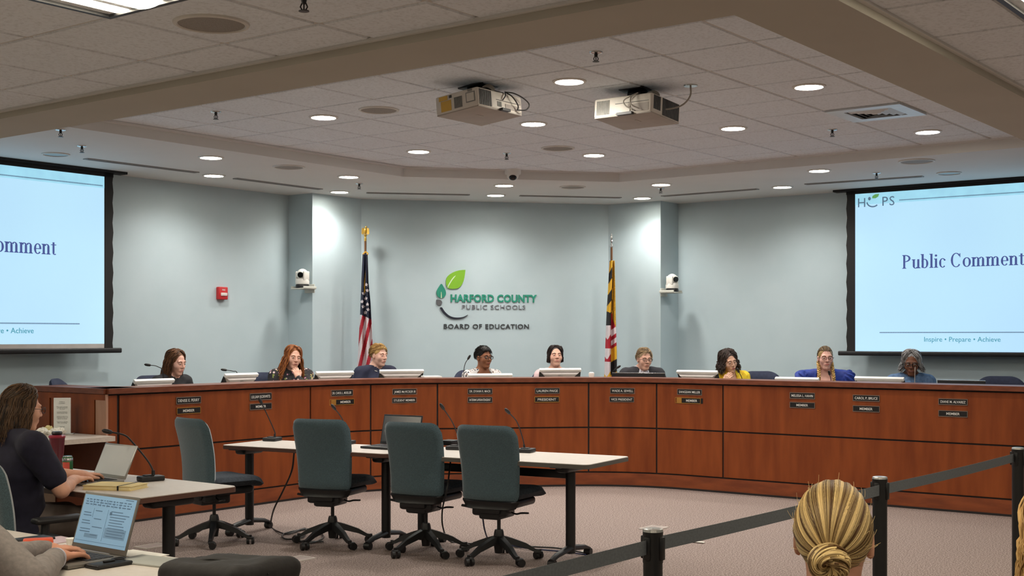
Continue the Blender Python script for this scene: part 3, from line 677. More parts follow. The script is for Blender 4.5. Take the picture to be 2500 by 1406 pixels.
Mw = Matrix(((1, 0, 0, 0), (0, 0, -1, 0), (0, 1, 0, 0), (0, 0, 0, 1)))
def sh(pts): return [(wl(*p)[0]-oc, wl(*p)[1]-oz) for p in pts]
def smooth_poly(pts, n=5):
    P = [Vector((x, y, 0)) for x, y in pts]; K = len(P); out = []
    for i in range(K):
        a, b_, c, d = P[i-1], P[i], P[(i+1) % K], P[(i+2) % K]
        for k in range(n):
            q_ = k/n; v = .5*((2*b_)+(c-a)*q_+(2*a-5*b_+4*c-d)*q_*q_+(3*b_-a-3*c+d)*q_**3); out.append((v.x, v.y))
    return out
def leafsplit(name, outline, m, vein):
    b = MB(); b.prism(sh(outline), 0, .016, Mw); b.obj(name, m, t, smooth=0)
    b = MB(); b.prism(sh(vein), .016, .019, Mw); b.obj('leaf_vein', mat('emblem_vein', (206, 226, 190), .5), t, smooth=0)
big = [(740, 248), (690, 250), (640, 256), (590, 270), (540, 292), (495, 320), (462, 350), (445, 380), (438, 420), (440, 470), (452, 510), (465, 532), (500, 542), (560, 545), (620, 536), (660, 510), (690, 470), (710, 425), (724, 370), (734, 310)]
leafsplit('lime_leaf', big, LG, [(592, 334), (560, 352), (520, 400), (490, 450), (468, 490), (458, 522), (468, 530), (480, 500), (505, 455), (540, 400), (575, 358)])
leafsplit('teal_leaf', smooth_poly([(366, 466), (400, 512), (430, 570), (437, 620), (420, 662), (388, 684), (365, 690), (338, 682), (306, 660), (291, 612), (300, 560), (332, 506)]), TEAL, [(360, 592), (366, 592), (370, 640), (372, 690), (356, 690), (358, 640)])
b = MB(); b.prism(sh(smooth_poly([(288, 716), (315, 712), (345, 716), (368, 732), (377, 760), (366, 788), (335, 803), (303, 795), (289, 768)])), 0, .016, Mw); b.obj('grey_seed', GREY, t, smooth=0)
b = MB(); b.prism(sh(smooth_poly([(345, 845), (358, 832), (378, 838), (420, 900), (480, 955), (540, 982), (610, 992), (690, 985), (735, 970), (782, 946), (740, 980), (690, 1002), (610, 1014), (530, 1008), (460, 978), (395, 920)], 4)), 0, .016, Mw); b.obj('navy_arc', NAVY, t, smooth=0)
def words(s, x0, x1, y0, y1, m, bold, name, sp_=1.0):
    (a, za), (c, zc) = wl(x0, y1), wl(x1, y0); v, f = text(s, c-a, zc-za, .012, bold, sp_)
    b = MB(); b.add(v, f, Mw @ Matrix.Translation(((a+c)/2-oc, (za+wl(x1, y1)[1])/2-oz, 0))); b.obj(name, m, t, smooth=0)
words('HARFORD COUNTY', 512, 1855, 640, 748, TEAL, .035, 'lettering', 1.05)
words('PUBLIC SCHOOLS', 690, 1675, 797, 862, MGREY, .0, 'lettering', 1.15)
words('BOARD OF EDUCATION', 405, 1730, 1093, 1165, DGREY, .012, 'lettering', 1.12)
# fire alarm on the left wall
d = d_b(538, B_L); p = at_d(538, 716, d); RED = mat('alarm_red', (196, 40, 44), .45)
t = thing('fire_alarm', 'red wall-mounted fire alarm strobe on the left wall', 'alarm', p, RZ)
b = MB(); b.rbox((0, -.028, 0), (.125, .056, .14), .01, 3); b.obj('alarm_body', RED, t)
b = MB(); b.rbox((0, -.062, -.012), (.085, .016, .036), .006, 2); b.obj('strobe', mat('strobe_clear', (222, 214, 210), .15), t)
b = MB(); v, f = text('FIRE', None, .018, .001, bold=.01); b.add(v, f, Matrix.Translation((0, -.057, .028)) @ Mw); b.obj('lettering', LETW, t, smooth=0)
# pan-tilt cameras on the columns
def ptz(lb, a, bb, px, py, ndir, lookx):
    r = (px-CX)/F; d = (d_a(px, a) if a else d_b(px, bb)); p = at_d(px, py, d); n = R(*ndir)
    t = thing('pan_tilt_camera', lb, 'camera', p, math.atan2(n.y, n.x)+math.pi/2, 'pan-tilt cameras on the columns')   # local -y = away from the wall
    b = MB(); b.rbox((0, -.11, -.065), (.20, .2, .014), .005, 2); b.rbox((0, -.006, -.06), (.16, .012, .10), .004, 2); b.rbox((-.10, -.10, -.052), (.012, .2, .03), .004, 2); b.rbox((.10, -.10, -.052), (.012, .2, .03), .004, 2); b.obj('wall_bracket', mat('bracket_pale', (206, 208, 200), .5), t)
    b = MB(); b.lathe([(.075, -.055), (.078, -.03), (.07, -.012), (.066, .0), (1e-6, .0)], 28, Matrix.Translation((0, -.12, 0))); b.obj('camera_base', DARK, t)
    b = MB(); b.lathe([(.078, -.012), (.08, .02), (.072, .05), (1e-6, .05)], 28, Matrix.Translation((0, -.12, 0)));
    for s in (-1, 1): b.rbox((s*.062, -.12, .08), (.022, .09, .11), .01, 3)
    b.obj('camera_yoke', WHITEP, t)
    b = MB(); b.ell((0, -.12, .098), (.066, .066, .066), 14); b.obj('camera_head', WHITEP, t)
    q_ = Vector(lookx).normalized(); c0 = Vector((0, -.12, .098))
    b = MB(); b.cyl(c0+q_*.045, c0+q_*.075, .034, .032, 20); b.obj('lens', GLOSS, t)
ptz('white pan-tilt camera on the left column beside the left wall', 10.30, 0, 757, 692, (-1, 0), (.5, -1, -.1))
ptz('white pan-tilt camera on the right column beside the right wall', 0, 7.889, 1620, 702, (0, -1), (-.3, -1, -.05))
# ---------------------------------------------------------------- projectors under the ceiling
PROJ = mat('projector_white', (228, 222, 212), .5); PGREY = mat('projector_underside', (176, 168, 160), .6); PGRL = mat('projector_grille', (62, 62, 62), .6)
STICK = mat('yellow_sticker', (226, 184, 84), .6); STKG = mat('grey_sticker', (140, 140, 136), .6); CAB = mat('cable_grey', (168, 162, 152), .5); CABB = mat('cable_black', (28, 28, 28), .5)
def projector(lb, px, ytop, ybot, d, ex, ey, Lx, Ly, side):
    o = at_d(px, ybot, d); h = (ybot-ytop)/F*d
    ex, ey = Vector(ex).normalized(), Vector(ey).normalized(); ez = ex.cross(ey).normalized(); ey = ez.cross(ex)
    t = thing('projector', lb, 'projector', o+ex*Lx/2+ey*Ly/2, 0, 'ceiling projectors'); t.rotation_euler = frame((0, 0, 0), ex, ey, ez).to_euler()
    X, Y = Lx/2, Ly/2
    b = MB(); b.rbox((0, 0, h/2), (Lx, Ly, h), .016, 3); b.obj('projector_body', PROJ, t)
    b = MB(); b.rbox((0, 0, .002), (Lx*.98, Ly*.98, .01), .004, 2); b.box((-X*.1, -Y*.1, -.004), (.07, .012, .002)); b.obj('underside', PGREY, t)
    def face(which, u0, u1, v0, v1, m, nm, bars=0, dep=.003):
        """panel on the -y face ('x', u along x from the near corner) or the -x face ('y')"""
        b = MB()
        def one(a0, a1, c0, c1, dd):
            if which == 'x': b.box((-X+Lx*(a0+a1)/2, -Y-dd/2, h*(c0+c1)/2), (Lx*(a1-a0), dd, h*(c1-c0)))
            else: b.box((-X-dd/2, -Y+Ly*(a0+a1)/2, h*(c0+c1)/2), (dd, Ly*(a1-a0), h*(c1-c0)))
        if bars:
            for k in range(bars): one(u0+(u1-u0)*(k+.15)/bars, u0+(u1-u0)*(k+.85)/bars, v0, v1, dep)
        else: one(u0, u1, v0, v1, dep)
        o_ = b.obj(nm, m, t, smooth=0); return o_
    if side == 0:      # left projector: labelled side towards -x, ports on -y
        face('y', .62, .86, .12, .66, STICK, 'yellow_label'); face('y', .70, .90, .70, .92, STICK, 'yellow_label'); face('y', .36, .55, .15, .72, STKG, 'side_grille', 9)
        face('y', .06, .27, .28, .80, STKG, 'framed_label'); face('y', .08, .25, .33, .75, PROJ, 'label_field', 0, .004); face('y', .6, .66, .76, .9, PGRL, 'screw_cover'); face('y', .12, .22, .84, .95, STKG, 'small_label')
        face('x', .03, .30, .10, .90, PGRL, 'vent_grille', 7); face('x', .40, .95, .52, .55, STKG, 'port_rail'); face('x', .42, .52, .2, .46, STKG, 'port_block', 3); face('x', .46, .64, -.03, .10, BLACK, 'cable_plug', 0, .03)
        face('x', .60, .92, .14, .40, PGREY, 'port_panel')
        def pt(u, v, dd): return (-X+Lx*u, -Y-dd, h*v)
        cbs = [[pt(.62, 1.05, .0), pt(.74, 1.0, .03), pt(.90, .80, .05), pt(1.0, .5, .06), pt(.94, .2, .05), pt(.82, .18, .015)], [pt(.62, 1.05, .0), pt(.70, .8, .03), pt(.80, .4, .035), pt(.84, .2, .015)], [pt(.62, 1.05, .0), pt(.57, .8, .02), pt(.52, .55, .012)]]
    else:              # right projector: ports on -x, grilles on -y
        face('y', .72, .95, .14, .86, STKG, 'vent_grille', 10); face('y', .05, .62, .60, .63, STKG, 'port_rail'); face('y', .36, .62, .10, .52, PROJ, 'port_panel', 0, .006); face('y', .05, .34, .12, .52, PGREY, 'port_field', 0, .002); face('y', .30, .56, -.03, .10, BLACK, 'cable_plug', 0, .03)
        face('x', .06, .30, .22, .92, PGRL, 'vent_grille', 5); face('x', .36, .94, .06, .94, PGRL, 'filter_grille', 12)
        def pt(u, v, dd): return (-X-dd, -Y+Ly*u, h*v)
        cbs = [[pt(.24, 1.05, .0), pt(.30, .8, .04), pt(.28, .4, .05), pt(.18, .2, .02)], [pt(.24, 1.05, .0), pt(.42, .7, .035), pt(.40, .4, .03), pt(.30, .2, .02)]]
    b = MB()
    for k, c in enumerate(cbs): b.tube(spline(c, 8), .0045, 7)
    b.obj('cables', CABB if side == 0 else CAB, t)
    b = MB()
    for k in range(3): b.tube([(-X*.2+.05*math.cos(a)+.01*k, -Y*.55+.05*math.sin(a), h+.02+.012*math.sin(a*2)+.008*k) for a in np.linspace(0, 6.28, 20)], .005, 6)
    b.obj('cable_coil', CAB, t)
    top = Z_TILE-t.location.z-.008
    b = MB(); b.rbox((0, 0, h+.012), (Lx*.5, Ly*.7, .03), .006, 2); b.rbox((0, 0, h+.05), (.12, .12, .06), .02, 2); b.cyl((0, 0, h+.04), (0, 0, top), .03, .03, 16); b.rbox((0, 0, top-.008), (.2, .2, .012), .004, 2); b.obj('ceiling_mount', BLACK, t)
    return t
projector('white ceiling projector at left, with yellow labels on its side', 1168, 209, 257, 8.55, (S, C, 0), (-C, S, -.097), .502, .374, 0)
pj = projector('white ceiling projector at right, with two dark grilles on its side', 1590, 223.5, 272.4, 8.7, (S, C, -.075), (-C, S, 0), .396, .472, 1)
p = at_z(1686, 208, Z_TILE-.008); q2 = pj.matrix_world
t = thing('ceiling_outlet', 'ceiling outlet with a drooping cable right of the right projector', 'outlet', p)
b = MB(); b.lathe([(.05, 0), (.048, -.008), (1e-6, -.008)], 20); b.obj('outlet_plate', CHROME, t)
b = MB(); b.tube(spline([(0, 0, -.006), (-.0, .02, -.07), (-.05, .03, -.13), (-.14, .02, -.16), (-.235, .015, -.165)], 8), .006, 8); b.obj('outlet_cable', CAB, t)

# ---------------------------------------------------------------- flags
WOODPOLE = mat('flag_pole_wood', (96, 62, 34), .4, scale=6, stretch=(4, 4, .5)); GOLDM = mat('flag_gold', (206, 168, 80), .3, .85); FRG = mat('fringe_gold', (222, 174, 40), .8, kind='voronoi', scale=160, col2=(150, 104, 20))
FN, FR, FW = mat('flag_navy', (20, 26, 52), .85), mat('flag_red', (176, 24, 44), .85), mat('flag_white', (226, 214, 218), .85)
FY, FK = mat('flag_yellow', (228, 176, 44), .85), mat('flag_black', (26, 24, 26), .85)
def flag(nm, lb, px, d, zt, zb, edge, pattern, mats, nfold, finial, cord):
    p = at_d(px, HY, d); t = thing(nm, lb, 'flag', (p.x, p.y, .15), math.atan2(p.x, -p.y)-math.atan2(0, -1) if 0 else -math.atan2(p.x, p.y))
    k = d/F
    b = MB(); b.lathe([(.13, 0), (.13, .02), (.05, .05), (.03, .09), (1e-6, .09)], 28); b.obj('flag_stand', GOLDM, t)
    b = MB(); b.cyl((0, 0, .05), (0, 0, zt+.16-.15), .0135, .0135, 14); b.obj('pole', WOODPOLE, t)
    NS, NT = 60, 200; mb = MB(); vs = []
    for j in range(NT+1):
        v = j/NT; z = zt+(zb-zt)*v; xl, xr = edge(z)
        for i in range(NS+1):
            s = i/NS; x = ((xl+(xr-xl)*s)-px)*k
            am = .018+.035*min(1, v*2)
            y = -.075+am*math.sin(s*math.pi*2*nfold+1.3*math.sin(v*3)+.6)-am*.6*(1-abs(2*s-1))
            vs.append((x, y, z-.15+.012*math.sin(s*9)*(v if j == NT else 0)))
    n = NS+1; mb.v = vs
    for j in range(NT):
        for i in range(NS):
            mb.f.append((j*n+i, j*n+i+1, (j+1)*n+i+1, (j+1)*n+i)); z = zt+(zb-zt)*(j+.5)/NT; xl, xr = edge(z); s = (i+.5)/NS
            mb.m.append(pattern(s, HY-(z-EYE)/k, xl+(xr-xl)*s))
    o = mb.obj('flag_cloth', mats, t, smooth=80); sm = o.modifiers.new('thickness', 'SOLIDIFY'); sm.thickness = .003
    finial(t, zt+.16-.15, k); cord(t, zt-.15, k)
def star_in(x, y):
    r = math.hypot(x, y); a = (math.atan2(-y, x)-math.pi/2) % (2*math.pi/5); a = min(a, 2*math.pi/5-a); return r < 3.6*.42/math.cos(math.pi/5-a)*1.0 if False else r*math.cos(a-2*math.pi/5*.0) < 4.7*(1-.62*a/(math.pi/5))
stars = [(894, 696), (888, 717), (893, 729), (884, 737), (897, 743), (887, 749), (892, 763), (899, 756), (897, 710)]
def us(s, y, x):
    if y < 768+ (x-880)*.45:
        for sx, sy in stars:
            if star_in(x-sx, y-sy): return 2
        return 0
    return 1 if ((x+.235*(y-800)-882+60) % 18.5) < 8.6 else 2
def lerp(pts, y):
    if y <= pts[0][0]: return pts[0][1]
    for (a, u), (b_, v) in zip(pts, pts[1:]):
        if y <= b_: return u+(v-u)*(y-a)/(b_-a)
    return pts[-1][1]
def us_edge(z):
    y = HY-(z-EYE)/15.0*F; return lerp([(622, 886), (700, 882), (770, 879), (850, 875), (925, 870), (1000, 866)], y), lerp([(622, 897), (690, 899), (740, 904), (820, 908), (925, 912), (1000, 914)], y)
def eagle(t, z, k):
    b = MB(); b.lathe([(.012, 0), (.016, .02), (.009, .05), (.02, .065), (.02, .075), (.008, .085)], 16, Matrix.Translation((0, 0, z-.0))); b.ell((0, 0, z+.12), (.018, .016, .04), 8); b.ell((.008, 0, z+.165), (.012, .01, .014), 8)
    for s in (-1, 1): b.add([(0, .0, z+.10), (s*.02, .006, z+.16), (s*.042, .0, z+.15), (s*.046, -.004, z+.09), (s*.03, -.004, z+.075), (0, .012, z+.10), (s*.02, .016, z+.16), (s*.042, .012, z+.15), (s*.046, .008, z+.09), (s*.03, .008, z+.075)], [(0, 1, 2, 3, 4), (5, 6, 7, 8, 9), (0, 1, 6, 5), (1, 2, 7, 6), (2, 3, 8, 7), (3, 4, 9, 8), (4, 0, 5, 9)])
    b.obj('eagle_finial', GOLDM, t)
def us_cord(t, z, k):
    b = MB(); b.tube(spline([(-.03, -.03, z-.0), (.0, -.045, z-.02), (.03, -.04, z+.01), (.0, -.03, z+.03), (-.03, -.03, z)], 6), .007, 7); b.tube(spline([(.01, -.05, z-.01), (.012, -.075, z-.12), (.002, -.075, z-.24), (-.012, -.07, z-.36)], 6), .007, 7)
    b.lathe([(.006, 0), (.014, -.02), (.012, -.09), (1e-6, -.09)], 10, Matrix.Translation((-.012, -.07, z-.36))); b.obj('gold_cord', FRG, t)
flag('national_flag', 'draped red, white and navy national flag with an eagle-topped pole, left of the emblem', 892, 15.0, 2.575, .85, us_edge, us, [FN, FR, FW], 2.2, eagle, us_cord)
def md(s, y, x):
    if s > .64 and y < 800-(1-s)*60: return 4                                     # gold fringe
    if y < 760+10*s:
        c = math.floor((y+28*s-640)/27.0); return (1 if c % 2 else 0) if s < .55 else (0 if c % 2 else 1)
    if s < .5:
        lst = [(778, 1), (794, 1), (822, 3), (850, 2), (870, 3), (882, 2), (912, 3), (925, 0), (940, 1)]
        for yy, m in lst:
            if y < yy+(6 if m == 3 else 0)*math.sin(s*9): return m
        return 0
    lst = [(806, 2), (822, 3), (832, 2), (844, 3), (852, 2), (884, 0), (915, 1), (940, 0)]
    for yy, m in lst:
        if y < yy-18*(s-.5): return m
    return 1
def md_edge(z):
    y = HY-(z-EYE)/15.4*F; return lerp([(637, 1489), (700, 1485), (760, 1481), (840, 1478), (925, 1475), (1000, 1472)], y), lerp([(637, 1500), (700, 1502), (800, 1504), (860, 1506), (925, 1506), (1000, 1508)], y)
def spear(t, z, k):
    b = MB(); b.lathe([(.013, 0), (.018, .012), (.018, .025), (.01, .035), (.01, .07), (.016, .08), (.010, .09), (.018, .115), (.008, .15), (1e-6, .18)], 16, Matrix.Translation((0, 0, z)), sy=.7); b.obj('spear_finial', CHROME, t)
def md_cord(t, z, k):
    b = MB(); b.tube([(.022+.004*math.sin(i*1.7), -.05, z-.02-i*.026) for i in range(26)], .011, 8); b.obj('gold_cord', FRG, t)
flag('state_flag', 'draped black, gold, red and white state flag with gold fringe, right of the emblem', 1493, 15.4, 2.525, .85, md_edge, md, [FY, FK, FR, FW, FRG], 1.6, spear, md_cord)

# ---------------------------------------------------------------- office chairs
FAB = mat('chair_back_fabric', (78, 100, 108), .9, col2=(50, 64, 71), kind='voronoi', scale=190, stretch=(1, 1, 1.6), bump=.12, lo=.1, hi=.6, spec=.2, sheen=.6)
SEATF = mat('chair_seat_fabric', (50, 58, 66), .95, col2=(36, 42, 50), scale=60, bump=.2)
def back_shell(wt, wb, z0, z1, lean, curve, th, y0, lumbar=.03, rt=.24, rb=.12):
    NU, NV = 22, 26; front, rear = [], []
    for j in range(NV+1):
        v = j/NV
        for i in range(NU+1):
            u = 2*i/NU-1; w_ = wb+(wt-wb)*min(1, v*1.25)**1.2
            uu = u; x = w_/2*uu
            a = abs(u); top = rt*(1-math.sqrt(max(0, 1-max(0, (a-(1-rt*1.3))/(rt*1.3))**2))) if rt else 0
            bot = rb*(1-math.sqrt(max(0, 1-max(0, (a-(1-rb*1.3))/(rb*1.3))**2))) if rb else 0
            zz = z0+(z1-z0)*v; zlo, zhi = z0+bot*(z1-z0)*.55, z1-top*(z1-z0)*.55; zz = zlo+(zhi-zlo)*v
            vv = (zz-z0)/(z1-z0)
            y = y0-lean*vv+lumbar*math.sin(vv*math.pi*.9+.2)+curve*u*u
            e = min(1, (1-a)*7)**.5*min(1, v*9)**.5*min(1, (1-v)*9)**.5
            front.append((x, y+th/2*e, zz)); rear.append((x, y-th/2*e, zz))
    n = NU+1; N0 = n*(NV+1); fs_ = []
    for j in range(NV):
        for i in range(NU):
            k = j*n+i; fs_ += [(k, k+1, k+n+1, k+n), (N0+k, N0+k+n, N0+k+n+1, N0+k+1)]
    mb = MB(); mb.add(front+rear, fs_); return mb
def five_star(t, r, hub_h):
    for k in range(5):
        a = math.radians(90+72*k+18); dx, dy = math.cos(a), math.sin(a); M = Matrix.Rotation(a, 4, 'Z')
        b = MB(); n = 8
        sec = [(.03, hub_h, .030, .038), (.10, hub_h-.02, .026, .034), (.20, hub_h-.055, .021, .026), (r-.03, hub_h-.095, .017, .019), (r, hub_h-.10, .017, .014)]
        vs = []
        for x, z, hw, hh in sec: vs += [(x, -hw, z-hh), (x, hw, z-hh), (x, hw*.75, z+hh*.4), (x, -hw*.75, z+hh*.4)]
        fs_ = [(4*i+q_, 4*i+(q_+1) % 4, 4*i+4+(q_+1) % 4, 4*i+4+q_) for i in range(len(sec)-1) for q_ in range(4)]+[(3, 2, 1, 0), tuple(4*(len(sec)-1)+q_ for q_ in range(4))]
        b.add(vs, fs_, M); L = b.obj('base_leg', BLACK, t, smooth=40)
        b = MB(); c = 37*k
        Mc = Matrix.Translation((dx*r, dy*r, 0)) @ Matrix.Rotation(R_(40+95*k), 4, 'Z')
        for s in (-1, 1): b.cyl((s*.008, .02, .029), (s*.030, .02, .029), .029, .026, 18, Mc)
        b.tube([(0, .0, .075), (0, .0, .055), (0, .012, .045)], .011, 8, Mc); b.rbox((0, .012, .05), (.05, .05, .022), .01, 2, Mc)
        b.obj('caster', BLACK, L)
def task_chair(lb):
    t = thing('task_chair', lb, 'chair', group='task chairs at the tables')
    five_star(t, .30, .165)
    b = MB(); b.lathe([(.03, .055), (.034, .09), (.040, .13), (.040, .17), (.034, .21), (.028, .225), (1e-6, .225)], 20); b.obj('base_hub', BLACK, t)
    b = MB(); b.cyl((0, 0, .2), (0, 0, .38), .0135, .0135, 14); b.obj('gas_lift', DARK, t)
    b = MB(); b.rbox((0, -.03, .36), (.17, .26, .095), .02, 2); b.rbox((0, -.11, .372), (.28, .10, .07), .02, 2); b.rbox((0, -.165, .40), (.20, .05, .09), .02, 2); b.obj('mechanism', BLACK, t)
    for s in (-1, 1):
        b = MB(); b.tube(spline([(s*.08, -.04, .375), (s*.16, -.05, .352), (s*.21, -.06, .362), (s*.27, -.065, .366)], 5), [.008]*5+[.0095]*5+[.010]*5+[.009], 8, flat=.7) if s > 0 else b.tube([(s*.08, -.10, .385), (s*.17, -.12, .392), (s*.19, -.12, .395), (s*.235, -.125, .40)], [.007, .007, .018, .015], 8, flat=.6)
        b.obj('lever', BLACK, t)
    # cushion: waterfall front edge
    NU, NV = 18, 20; up, lo = [], []
    for j in range(NV+1):
        v = j/NV
        for i in range(NU+1):
            u = 2*i/NU-1; a = abs(u); w_ = .48+.03*math.sin(v*math.pi); rr = (max(0, a-.55)/.45)**2.6
            y = -.170+.51*v; y = y-.05*rr*(1 if v > .5 else -1)*(abs(v-.5)*2)**2
            e = (max(0, 1-a**5)**.5)*(max(0, 1-(abs(2*v-1))**7)**.5)
            z = .487-.035*max(0, (v-.72)/.28)**2+.012*u*u
            up.append((u*w_/2, y, z+.045*e)); lo.append((u*w_/2, y, z-.045*e))
    n = NU+1; N0 = len(up); fs_ = []
    for j in range(NV):
        for i in range(NU):
            k = j*n+i; fs_ += [(k, k+1, k+n+1, k+n), (N0+k, N0+k+n, N0+k+n+1, N0+k+1)]
    b = MB(); b.add(up+lo, fs_); b.obj('seat', SEATF, t, smooth=60)
    b = MB(); b.rbox((0, .07, .420), (.36, .36, .06), .025, 3); b.obj('seat_pan', BLACK, t)
    b = back_shell(.49, .455, .435, .99, .075, .035, .065, -.172, .035); b.obj('backrest', FAB, t, smooth=70)
    b = back_shell(.455, .40, .385, .455, .0, .035, .085, -.165, .012, rt=0, rb=.3); b.obj('back_cup', BLACK, t, smooth=60)
    return t
def face_rz(deg): return -R_(deg)             # heading: 0 looks straight away from the camera, positive turns right
tc0 = task_chair('')
chs = [((523, 1326), 47, 'grey-green task chair at the left end of the long table, turned to the right'), ((812, 1330), 20, 'grey-green task chair in front of the long table, second from the left'),
       ((1040, 1350), 27, 'grey-green task chair in front of the open laptop, third from the left'), ((1218, 1368), 27, 'grey-green task chair at the right, nearest the belt barrier')]
for i, ((px, py), hd, lb) in enumerate(chs):
    p = at_z(px, py, 0); o = tc0 if i == 0 else dup(tc0, p, face_rz(hd), lb); o.location = p; o.rotation_euler.z = face_rz(hd); o['label'] = lb
# arm chair the woman at left sits on
ac = dup(tc0, R(3.83, 6.19, 0), RZ-R_(90)-R_(6), 'grey task chair with armrests under the woman in navy at left'); ac['group'] = ''; del ac['group']
for s in (-1, 1):
    b = MB(); b.rbox((s*.29, .08, .665), (.085, .27, .032), .014, 3); b.obj('armrest', BLACK, ac)
    b = MB(); b.tube(spline([(s*.19, -.0, .40), (s*.27, .0, .42), (s*.29, .0, .50), (s*.29, .01, .655)], 6), .022, 10); b.obj('arm_post', BLACK, ac)
NAVYF = mat('dais_chair_navy', (44, 50, 74), .85, col2=(36, 42, 64), scale=30)
def dais_chair(lb):
    t = thing('dais_chair', lb, 'chair', group='navy chairs behind the dais')
    five_star(t, .28, .15)
    b = MB(); b.cyl((0, 0, .1), (0, 0, .42), .025, .02, 14); b.obj('gas_lift', DARK, t)
    b = MB(); b.rbox((0, .02, .44), (.50, .48, .09), .04, 3); b.obj('seat', NAVYF, t)
    b = back_shell(.50, .42, .50, 1.07, .07, .05, .075, -.25, .03, rt=.5, rb=.2); b.obj('backrest', NAVYF, t, smooth=70)
    b = MB(); b.rbox((0, -.20, .44), (.10, .14, .03), .01, 2); b.rbox((0, -.262, .55), (.09, .03, .24), .01, 2); b.obj('back_post', BLACK, t)
    return t
DC0 = dais_chair('')

# ---------------------------------------------------------------- tables
WTOP = mat('table_white', (217, 208, 199), .35, col2=(211, 202, 193), scale=40); EDGB = mat('edge_brown', (92, 60, 48), .5); EDGG = mat('edge_grey', (92, 90, 84), .5)
def table(lb, o, rz, L, W, legs, m_edge, z=.74, bar=None, group='white-topped tables', r=.05, wheels=True):
    """top centred on the local origin, legs = list of local x positions"""
    t = thing('table', lb, 'table', (o[0], o[1], 0), rz, group)
    b = MB(); b.prism(rrect(L-.006, W-.006, r), z-.004, z); b.obj('tabletop', WTOP, t, smooth=30)
    b = MB(); b.prism(rrect(L, W, r), z-.032, z-.004); b.obj('edge_band', m_edge, t, smooth=30)
    for x in legs:
        b = MB(); b.cyl((x, 0, .06), (x, 0, z-.03), .036, .036, 20); b.obj('leg', BLACK, t)
        b = MB(); b.rbox((x, 0, z-.062), (.11, W*.42, .06), .025, 3); b.rbox((x, 0, z-.04), (.09, W*.7, .02), .008, 2); b.obj('top_bracket', BLACK, t)
        b = MB(); b.tube([(x, -W*.42, .05), (x, -W*.3, .075), (x, 0, .10), (x, W*.3, .075), (x, W*.42, .05)], [.020, .026, .034, .026, .020], 10, flat=.7)
        ft = b.obj('foot', BLACK, t)
        if wheels:
            for s in (-1, 1):
                b = MB(); b.cyl((x-.025, s*W*.40, .028), (x+.025, s*W*.40, .028), .028, .028, 16); b.obj('caster', BLACK, ft)
    if bar: b = MB(); b.rbox(((bar[0]+bar[1])/2, 0, z-.115), (bar[1]-bar[0], .03, .06), .006, 2); b.obj('crossbar', BLACK, t)
    return t
FL = Vector((-2.356, 10.30, 0)); ld = Vector((.873, -.488, 0)).normalized(); lp = Vector((-ld.y, ld.x, 0)); la = math.atan2(ld.y, ld.x)
table('white-topped folding table at left of the long pair, with one microphone', FL+ld*.815+lp*.30, la, 1.63, .60, (-.77, .60), EDGB)
table('white-topped folding table at right of the long pair, behind the two near chairs', FL+ld*2.47+lp*.36, la, 1.64, .72, (-.76, .51), EDGG, bar=(-.76, .51))
def rt(lb, a0, a1, b0, b1, legs, m=EDGB, **k): return table(lb, R((a0+a1)/2, (b0+b1)/2), RZ+R_(90), b1-b0, a1-a0, legs, m, **k)
rt('white-topped table where the woman in navy works, with a microphone', 4.27, 5.0, 5.78, 7.50, (-.68, .65))
rt('white-topped table at the bottom left corner under the grey-sleeved arm', 2.35, 3.24, 3.25, 5.7, (-.95, .95))
# items on the long pair of tables
TZ = .74
def onT(px, py): return at_z(px, py, TZ)
def zpt(px, py, d): return at_d(px, py, d)
p = onT(665, 1076); d = p.y; mic(p, [(p.x+.02, d, .77), zpt(671, 1055, d), zpt(655, 1018, d-.03), zpt(637, 981, d-.08)], 'gooseneck microphone on the left of the long tables', base=(.12, .13, .03), rz=R_(-20))
p = onT(845, 1084); d = p.y; mic(p, [(p.x, d, .77), zpt(846, 1050, d), zpt(834, 1020, d-.03), zpt(816, 996, d-.08)], 'gooseneck microphone rising behind the second task chair', base=(.12, .13, .03), rz=R_(-20))
p = onT(1112, 1097); d = p.y; mic(p, [(p.x+.02, d, .77), zpt(1118, 1066, d), zpt(1104, 1030, d-.03), zpt(1081, 995, d-.08)], 'gooseneck microphone between the third and fourth task chairs', base=(.12, .13, .03), rz=R_(-20))
p = onT(1284, 1104); d = p.y; mic(p, [(p.x-.01, d, .77), zpt(1276, 1070, d), zpt(1262, 1030, d-.03), zpt(1241, 1006, d-.08)], 'gooseneck microphone rising behind the fourth task chair', base=(.12, .13, .03), rz=R_(-20))
def laptop(lb, hinge, hd, W, Dp, lidh, tilt, case, scr, keys):
    """hinge = centre of the hinge line on the table, hd = heading of the user's gaze, lid leans back by tilt"""
    t = thing('laptop', lb, 'laptop', hinge, face_rz(hd), 'laptops on the tables')
    b = MB(); b.rbox((0, -Dp/2, .010), (W, Dp, .016), .004, 2); b.obj('keyboard_base', case, t)
    b = MB(); KW, KD = W*.86, Dp*.5
    for r in range(5):
        for c in range(13): b.box((-KW/2+KW*(c+.5)/13, -.03-KD*(r+.5)/5, .0195), (KW/13*.85, KD/5*.82, .003))
    b.obj('keyboard', keys, t, smooth=0)
    b = MB(); b.rbox((0, -Dp*.80, .0185), (W*.32, Dp*.3, .001), .0004, 1); b.obj('touchpad', DARK, t)
    M = Matrix.Translation((0, .004, .018)) @ Matrix.Rotation(-tilt, 4, 'X')
    b = MB(); b.rbox((0, 0, lidh/2), (W, .008, lidh), .003, 2, M); lid = b.obj('lid', case, t)
    b = MB(); b.box((0, -.0045, lidh*.52), (W*.95, .001, lidh*.86), M); s = b.obj('screen', scr, t, smooth=0)
    return t, M
ALU = mat('laptop_silver', (150, 148, 144), .35, .6, scale=10); KEYS = mat('laptop_keys', (52, 54, 60), .6); SCRD = mat('laptop_dark_screen', (30, 36, 48), .2)
p = onT(930, 1092); p.z = TZ
